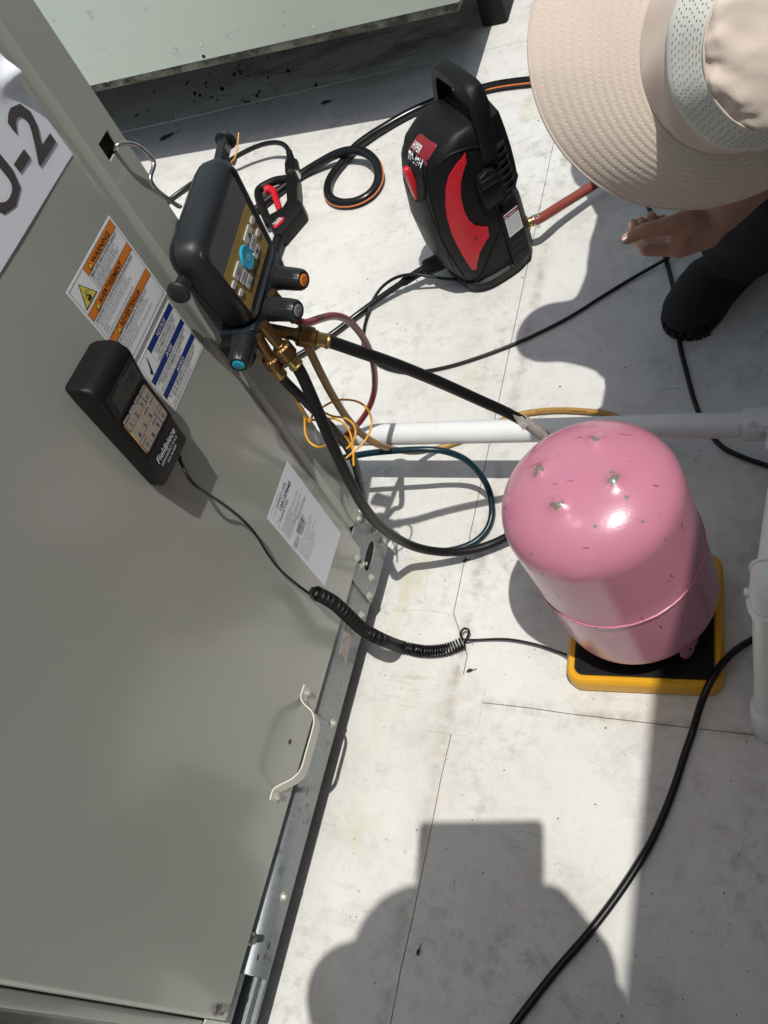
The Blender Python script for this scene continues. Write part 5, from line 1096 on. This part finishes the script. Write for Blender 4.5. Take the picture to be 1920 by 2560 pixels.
# the left hand: palm seen from its back and thumb side, fingers curled, thumb laid out in front
K1, K2, K3, K4 = V((-0.1530, 1.0455, 0.4466)), V((-0.1518, 1.0760, 0.4323)), V((-0.1521, 1.1026, 0.4230)), V((-0.1507, 1.1257, 0.4171))
caps += [(wrL, .0265, V((-0.1175, 1.0776, 0.4409)), .023), (wrL, .0235, V((-0.1161, 1.1002, 0.4410)), .021), (V((-0.1148, 1.0768, 0.4389)), .022, K1, .0150), (V((-0.1152, 1.0824, 0.4362)), .020, K2, .0140), (V((-0.1168, 1.1025, 0.4299)), .019, K3, .0130), (V((-0.1157, 1.1122, 0.4288)), .017, K4, .0125), (K1, .0145, K4, .012),
         (V((-0.1126, 1.0819, 0.4538)), .0215, V((-0.1388, 1.0609, 0.4806)), .0190), (V((-0.1388, 1.0609, 0.4806)), .0190, V((-0.1663, 1.0398, 0.4951)), .0132), (V((-0.1388, 1.0609, 0.4806)), .017, K1, .013),
         (V((-0.1663, 1.0398, 0.4951)), .0128, V((-0.1933, 1.0249, 0.5042)), .0112), (V((-0.1933, 1.0249, 0.5042)), .0110, V((-0.2144, 1.0126, 0.5041)), .0092)]
def finger(k, p1, p2, p3, r): 
    caps.extend([(k, r*1.15, p1, r*1.02), (p1, r*1.02, p2, r*.93), (p2, r*.93, p3, r*.85)])
finger(K1, V((-0.1950, 1.0378, 0.4577)), V((-0.2136, 1.0725, 0.4501)), V((-0.2196, 1.0981, 0.4560)), .0105)
finger(K2, V((-0.1976, 1.0726, 0.4353)), V((-0.2118, 1.1041, 0.4299)), V((-0.2130, 1.1245, 0.4365)), .0105)
finger(K3, V((-0.1903, 1.1039, 0.4183)), V((-0.2015, 1.1339, 0.4168)), V((-0.2000, 1.1434, 0.4282)), .0105)
finger(K4, V((-0.1807, 1.1318, 0.4046)), V((-0.1864, 1.1518, 0.4069)), V((-0.1846, 1.1490, 0.4171)), .0092)
bodyo = organic('body', caps, .0034, M['skin'], tech, it=4)
th = V((-0.2149, 1.0120, 0.5040)); tdir = (th-V((-0.1933, 1.0249, 0.5042))).normalized(); tn = (V((0, 0, 1.4))-th).normalized(); tn = (tn-tdir*tn.dot(tdir)).normalized(); ts = tdir.cross(tn)
mb = MB(); NFr = Fr(th+tn*.0055+tdir*.0005, tdir, ts, tn); vs = []
for j in range(7):
    for i in range(7):
        a = -.0075+.0145*i/6; b = (j/6-.5)*2; w_ = .0068*(1-.25*max(0, a/.007)**2); vs.append(NFr.p(a, b*w_, .0040-.0032*b*b-.05*max(0, a)**1.5*8))
mb.add(vs, [(j*7+i, j*7+i+1, (j+1)*7+i+1, (j+1)*7+i) for j in range(6) for i in range(6)]); mb.build('thumb_nail', M['nail'], tech, bodyo, smooth=80)
for s in (-1, 1):
    MB().lathe(fr_dir(fc+fd*.066+ed*.03*s+hx*.02, fd), [(.011, -.004), (.010, .002), (.006, .005), (.001, .006)], 14).build('eye', M['whiteink'], tech, bodyo)
    MB().lathe(fr_dir(fc+fd*.0715+ed*.03*s+hx*.02, fd), [(.0045, 0), (.0045, .0006)], 12).build('pupil', M['ink'], tech, bodyo)
MB().lathe(fr_dir(fc+fd*.073-hx*.030, fd), [(.016, -.006), (.014, 0), (.004, .002)], 16).build('mouth', M['nail'], tech, bodyo)
hair = MB(); HFb = Fr(head0, HF.x, HF.y, -hx); hair.lathe(HFb, [(.080, -.03), (.081, .0), (.078, .03), (.066, .06), (.04, .075), (.03, .076)], 24); 
# clothes
shirt = organic('shirt', [(neck+V((0, .02, 0)), .085, shR+V((.01, .02, 0)), .082), (neck+V((0, .02, 0)), .085, shL+V((0, .02, 0)), .082), (neck+V((0, .03, 0)), .11, (neck+pel)*.5, .15), ((neck+pel)*.5, .15, pel, .145), ((shR+hipR)*.5+V((.07, 0, 0)), .07, (shL+hipL)*.5, .07), (shR+V((.09, .02, 0)), .06, (shR+hipR)*.5+V((.09, 0, 0)), .07), (shL, .08, (shL+hipL)*.5, .10), (shR, .078, shR.lerp(V((-.16, 1.26, .66)), .6), .066), (shL, .075, shL.lerp(elL, .6), .064)], .012, M['shirt'], tech, bodyo, it=5)
legtop = anL.lerp(knL, .12)
tr_ = organic('trousers', [(pel, .15, hipL, .125), (pel, .15, hipR, .125), (hipL, .12, knL, .088), (knL, .088, anL.lerp(knL, .45), .080), (anL.lerp(knL, .45), .080, anL.lerp(knL, .14), .074), (hipR, .12, knR, .088), (knR, .088, anR.lerp(knR, .15), .074), (anL.lerp(knL, .2)+V((-.012, -.006, 0)), .070, anL.lerp(knL, .3)+V((.01, 0, 0)), .074)], .009, M['trouser'], tech, bodyo, it=3)
def boot(an, heel, ball, toe, name='boot'):
    an, heel, ball, toe = V(an), V(heel), V(ball), V(toe); k = an.lerp(ball, .45)
    k.z = .078
    o = organic(name, [(heel+V((0, 0, .050)), .045, ball+V((0, 0, .043)), .048), (ball+V((0, 0, .046)), .060, toe+V((0, 0, .040)), .050), (ball.lerp(toe, .5)+V((0, 0, .042)), .060, toe+V((0, 0, .040)), .046), (heel+V((0, 0, .05)), .046, an, .058), (an, .06, an+V((.008, -.004, .09)), .062), (an, .056, ball+V((0, 0, .045)), .044), (heel, .036, toe, .030)], .006, M['boot'], tech, bodyo, it=4)
    d = (toe-heel).normalized(); q = V((-d.y, d.x, 0)); L = (toe-heel).length; mb = MB(); F = Fr((heel.x, heel.y, 0), d, q, (0, 0, 1))
    poly = [(p.x, p.y) for p in spline([(-.045, 0, 0), (-.03, .036, 0), (.03, .038, 0), (L*.55, .040, 0), (L*.85, .052, 0), (L+.02, .046, 0), (L+.042, .012, 0), (L+.036, -.024, 0), (L, -.050, 0), (L*.75, -.050, 0), (L*.4, -.038, 0), (0, -.038, 0), (-.035, -.025, 0)], 4, True)]
    s_ = mb.prism(F, poly, .0, .024).build('sole', M['boot'], tech, o, bevel=.004)
    for i in range(9):
        a = L*.72+.0*i; t = R(-70+i*17.5); c_ = F.p(L-.008+.052*math.cos(t), .054*math.sin(t), .0)
        MB().box(Fr(c_, d*math.cos(t)+q*math.sin(t), q*math.cos(t)-d*math.sin(t), (0, 0, 1)), -.004, .0045, -.006, .006, .002, .020).build('tread_lug', M['boot'], tech, o)
    return o
boot(anL, V((-0.0688, 1.4809, 0.0000)), V((-0.1476, 1.3714, 0.0000)), V((-0.1849, 1.3169, 0.0000)))
boot(anR, V((-.13, 2.0, 0)), V((-.17, 1.84, 0)), V((-.19, 1.77, 0)))
# hat
hat = thing('sun_hat', 'beige wide brimmed sun hat with stitched rows and a pale mesh band', 'hat', HC)
NS = 220; ro, ri = .152, .0965
def bp_(r, t, z): u = (r-ri)/(ro-ri); return HF.p(r*math.cos(t)*(1+(.235 if math.cos(t) < 0 else .20)*max(0, u)), r*math.sin(t)*(1+.02*u), z)
def brimz(r, t):
    u = (r-ri)/(ro-ri); w = .006*math.sin(2*t+.6)+.005*math.sin(3*t+2.0)
    side_ = math.cos(t-R(-80))
    return -.004-.026*u-.016*u*u*(1+.9*max(0, side_))+w*u
NR = 12
rings = []; NQ = NR*6
for i in range(NQ+1):
    u = i/NQ; r = ri+(ro-ri)*u; ph = (u*NR) % 1; puff = .0008*abs(math.sin(math.pi*ph))**.7; row = []
    for k in range(NS):
        t = 2*math.pi*k/NS; pk = .00026*math.sin(k*2.3+u*60+1.1*math.sin(k*.17))*math.sin(math.pi*ph)*(1 if .02 < u < .99 else 0)
        row.append(bp_(r, t, brimz(r, t)+puff+pk))
    rings.append(row)
under = [[bp_(r, 2*math.pi*k/NS, brimz(r, 2*math.pi*k/NS)-.0025) for k in range(NS)] for r in (ro, ro-.004, ri+.02, ri-.002)]
MB().loft(rings+under, cap=False).build('brim', M['hat'], hat, smooth=60)
st_ = MB()
for i in range(1, NR+1):
    r = ri+(ro-ri)*i/NR-(.0018 if i == NR else 0); m_ = int(2*math.pi*r/.0042)
    for k in range(m_):
        t = 2*math.pi*k/m_; dt = .0012/r
        q0, q1 = [bp_(r, a, brimz(r, a)+.0003) for a in (t-dt, t+dt)]
        e_ = (q1-q0).normalized(); s_ = e_.cross(hx)*.00038
        st_.add([q0-s_, q0+s_, q1+s_, q1-s_, (q0+q1)/2+hx*.0005], [(0, 1, 4), (1, 2, 4), (2, 3, 4), (3, 0, 4)])
st_ = st_.build('stitching', M['thread'], hat, smooth=0); st_['kind'] = 'stuff'
tube_pts = [bp_(ro, 2*math.pi*k/NS, brimz(ro, 2*math.pi*k/NS)-.001) for k in range(NS)]
MB().tube(tube_pts, .0019, 8, closed=True, raw=True).build('brim_binding', M['hat'], hat, smooth=60)
# crown: wall with soft folds, mesh band, puckered top
def crown(prof, name, mat, wr, fq):
    rr = []
    for i, (r, z) in enumerate(prof):
        row = []
        for k in range(NS):
            t = 2*math.pi*k/NS; q = wr(i/(len(prof)-1), t)
            row.append(HF.p((r+q)*math.cos(t)*1.0, (r+q)*math.sin(t), z+q*.6))
        rr.append(row)
    return MB().loft(rr, cap=False).build(name, M[mat], hat, smooth=70)
def interp(a, b, n): return [(a[0]+(b[0]-a[0])*i/n, a[1]+(b[1]-a[1])*i/n) for i in range(n+1)]
crown(interp((.0970, -.003), (.0870, .040), 14), 'crown_wall', 'hat', lambda u, t: .0035*math.sin(math.pi*u)*(math.sin(5*t+3*u)+.6*math.sin(11*t+5*u))*.6, 0)
crown([(.0895, .0365), (.0908, .0385), (.0900, .041)]+interp((.0890, .045), (.0735, .072), 10)+[(.0720, .0735), (.0705, .0735)], 'mesh_band', 'meshband', lambda u, t: .0008*math.sin(9*t), 0)
tops = [(.0720, .0720)]+[(.072*math.cos(R(a))**.7, .0725+.020*math.sin(R(a))) for a in range(6, 90, 6)]+[(.0003, .0925)]
from mathutils import noise as mnoise
def wrk(u, t):
    q = V((math.cos(t)*(1-u)*3.2, math.sin(t)*(1-u)*3.2, .7)); e = min(1, u*7)
    w = mnoise.fractal(V((q.x*.9+q.y*.4, q.y*1.5-q.x*.3, 1.3)), 1.1, 2.1, 2)*.0042
    return e*(w-.0022*math.exp(-((u-.16)/.13)**2)*abs(math.sin(5.5*t+1.4*math.sin(2*t)+.5))**4)
crown(tops, 'crown_top', 'hat', wrk, 0)
mp_ = [HF.p(.0724*math.cos(2*math.pi*k/120), .0724*math.sin(2*math.pi*k/120), .0738) for k in range(120)]
MB().tube(mp_, .0013, 6, closed=True, raw=True).build('band_edge', M['hat'], hat, smooth=60)
# eyelets of the mesh band: rows of small dark dimples
wv = MB()
for j in range(9):
    f = (j+.5)/9; r = .0890+(.0735-.0890)*f; z = .0450+(.072-.0450)*f; m_ = int(2*math.pi*r/.0062)
    nz = (V((0, 0, 0))+HF.z*.62)
    for k in range(m_):
        t = 2*math.pi*(k+.5*(j % 2))/m_; nn = (HF.x*math.cos(t)+HF.y*math.sin(t))*.78+HF.z*.62; tt = HF.y*math.cos(t)-HF.x*math.sin(t); up_ = nn.cross(tt)
        c_ = HF.p(r*math.cos(t), r*math.sin(t), z)+nn*(.0008+.0008*math.sin(9*t)); a_, b_ = .0008, .0006
        wv.add([c_-tt*a_, c_-up_*b_, c_+tt*a_, c_+up_*b_], [(0, 1, 2, 3)])
wv = wv.build('band_eyelets', M['shirt'], hat, smooth=0); wv['kind'] = 'stuff'

# ================================================================== PHOTOGRAPHER standing behind the camera, whose shadow falls across the roof
pho = thing('person', 'standing person in a dark cap holding a phone, shadow falling across the roof', 'person', (-.02, -.36, 0))
nk = V((-.07, -.21, 1.45)); hd_ = V((-.085, -.215, 1.60)); sL = V((-.235, -.24, 1.40)); sR = V((.085, -.21, 1.40)); eL = V((-.24, -.15, 1.18)); eR = V((.05, -.12, 1.20))
hL = V((-.130, -.005, 1.355)); hR = V((.055, -.075, 1.37)); pv = V((-.05, -.31, .95))
caps = [(hd_+V((0, 0, -.03)), .085, hd_+V((0, .01, .05)), .088), (hd_+V((0, .03, -.07)), .055, hd_, .07), (nk, .06, hd_+V((0, 0, -.06)), .055), (nk, .07, sL, .065), (nk, .07, sR, .065), (nk, .10, V((-.03, -.19, 1.2)), .135), (V((-.02, -.125, 1.25)), .09, V((.02, -.12, 1.26)), .09), (V((-.03, -.19, 1.2)), .135, pv, .14), (sL, .06, eL, .047), (eL, .05, V((-.080, -.080, 1.305)), .052), (V((-.080, -.080, 1.305)), .05, hL, .034), (sR, .06, eR, .047), (eR, .045, hR, .032), (hL, .034, hL+V((.02, .02, .03)), .03), (hR, .034, hR+V((-.02, .02, .03)), .03),
        (pv+V((-.09, 0, -.05)), .10, V((-.15, -.32, .50)), .065), (V((-.15, -.32, .50)), .062, V((-.15, -.38, .09)), .045), (pv+V((.09, 0, -.05)), .10, V((.08, -.32, .50)), .065), (V((.08, -.32, .50)), .062, V((.09, -.38, .09)), .045), (V((-.15, -.40, .05)), .045, V((-.17, -.24, .035)), .038), (V((.09, -.40, .05)), .045, V((.10, -.24, .035)), .038),
        (hd_+V((0, .085, .0)), .012, hd_+V((0, .10, -.02)), .013), (hd_+V((-.088, 0, .01)), .014, hd_+V((-.09, 0, -.02)), .011), (hd_+V((.088, 0, .01)), .014, hd_+V((.09, 0, -.02)), .011)]
for hnd, sg in ((hL, 1), (hR, -1)):
    for k in range(4): caps.append((hnd+V((sg*.01, .015, .03+.0*k)), .010, hnd+V((sg*(.05-.004*k), .012-.018*k, .055-.012*k)), .008))
    caps.append((hnd+V((0, -.02, .02)), .012, hnd+V((sg*.045, -.045, .045)), .010))
pb = organic('body', caps, .008, M['skin'], pho, it=4)
organic('shirt', [(nk+V((0, -.01, -.03)), .10, V((-.03, -.19, 1.2)), .152), (V((-.03, -.19, 1.2)), .152, pv, .16), (nk+V((0, -.01, -.02)), .08, sL, .08), (nk+V((0, -.01, -.02)), .08, sR, .08), (sL, .078, sL.lerp(eL, .75), .062), (sR, .078, sR.lerp(eR, .75), .062)], .012, M['shirt'], pho, pb)
organic('trousers', [(pv, .165, pv+V((-.09, 0, -.08)), .12), (pv, .165, pv+V((.09, 0, -.08)), .12), (pv+V((-.09, 0, -.08)), .12, V((-.15, -.32, .50)), .085), (V((-.15, -.32, .50)), .085, V((-.15, -.38, .10)), .070), (pv+V((.09, 0, -.08)), .12, V((.08, -.32, .50)), .085), (V((.08, -.32, .50)), .085, V((.09, -.38, .10)), .070)], .012, M['trouser'], pho, pb)
for x_ in (-.15, .09): organic('boot', [(V((x_, -.42, .05)), .052, V((x_*1.1, -.24, .04)), .045), (V((x_, -.40, .06)), .055, V((x_, -.38, .14)), .055)], .01, M['boot'], pho, pb)
mb = MB(); mb.lathe(Fr(hd_+V((0, 0, .055)), (1, 0, 0), (0, 1, 0), (0, .05, 1)), [(.116, -.028), (.114, -.016), (.096, -.004), (.094, .045), (.08, .06), (.03, .066)], 28); mb.build('cap', M['shirt'], pho, pb, smooth=50)
for s in (-1, 1): MB().lathe(fr_dir(hd_+V((.03*s, .076, .012)), (0, 1, 0)), [(.011, -.004), (.010, .002), (.005, .005)], 12).build('eye', M['whiteink'], pho, pb)
PH = Fr(V((0, 0, 1.4))+back*.016, right, up, back)
single(MB().prism(PH, rrect(-.185, -.055, .014, .070, .009), .001, .009), 'phone', M['glossblack'], 'dark phone held by the person behind the viewpoint', 'phone', (0, 0, 1.4), smooth=30)
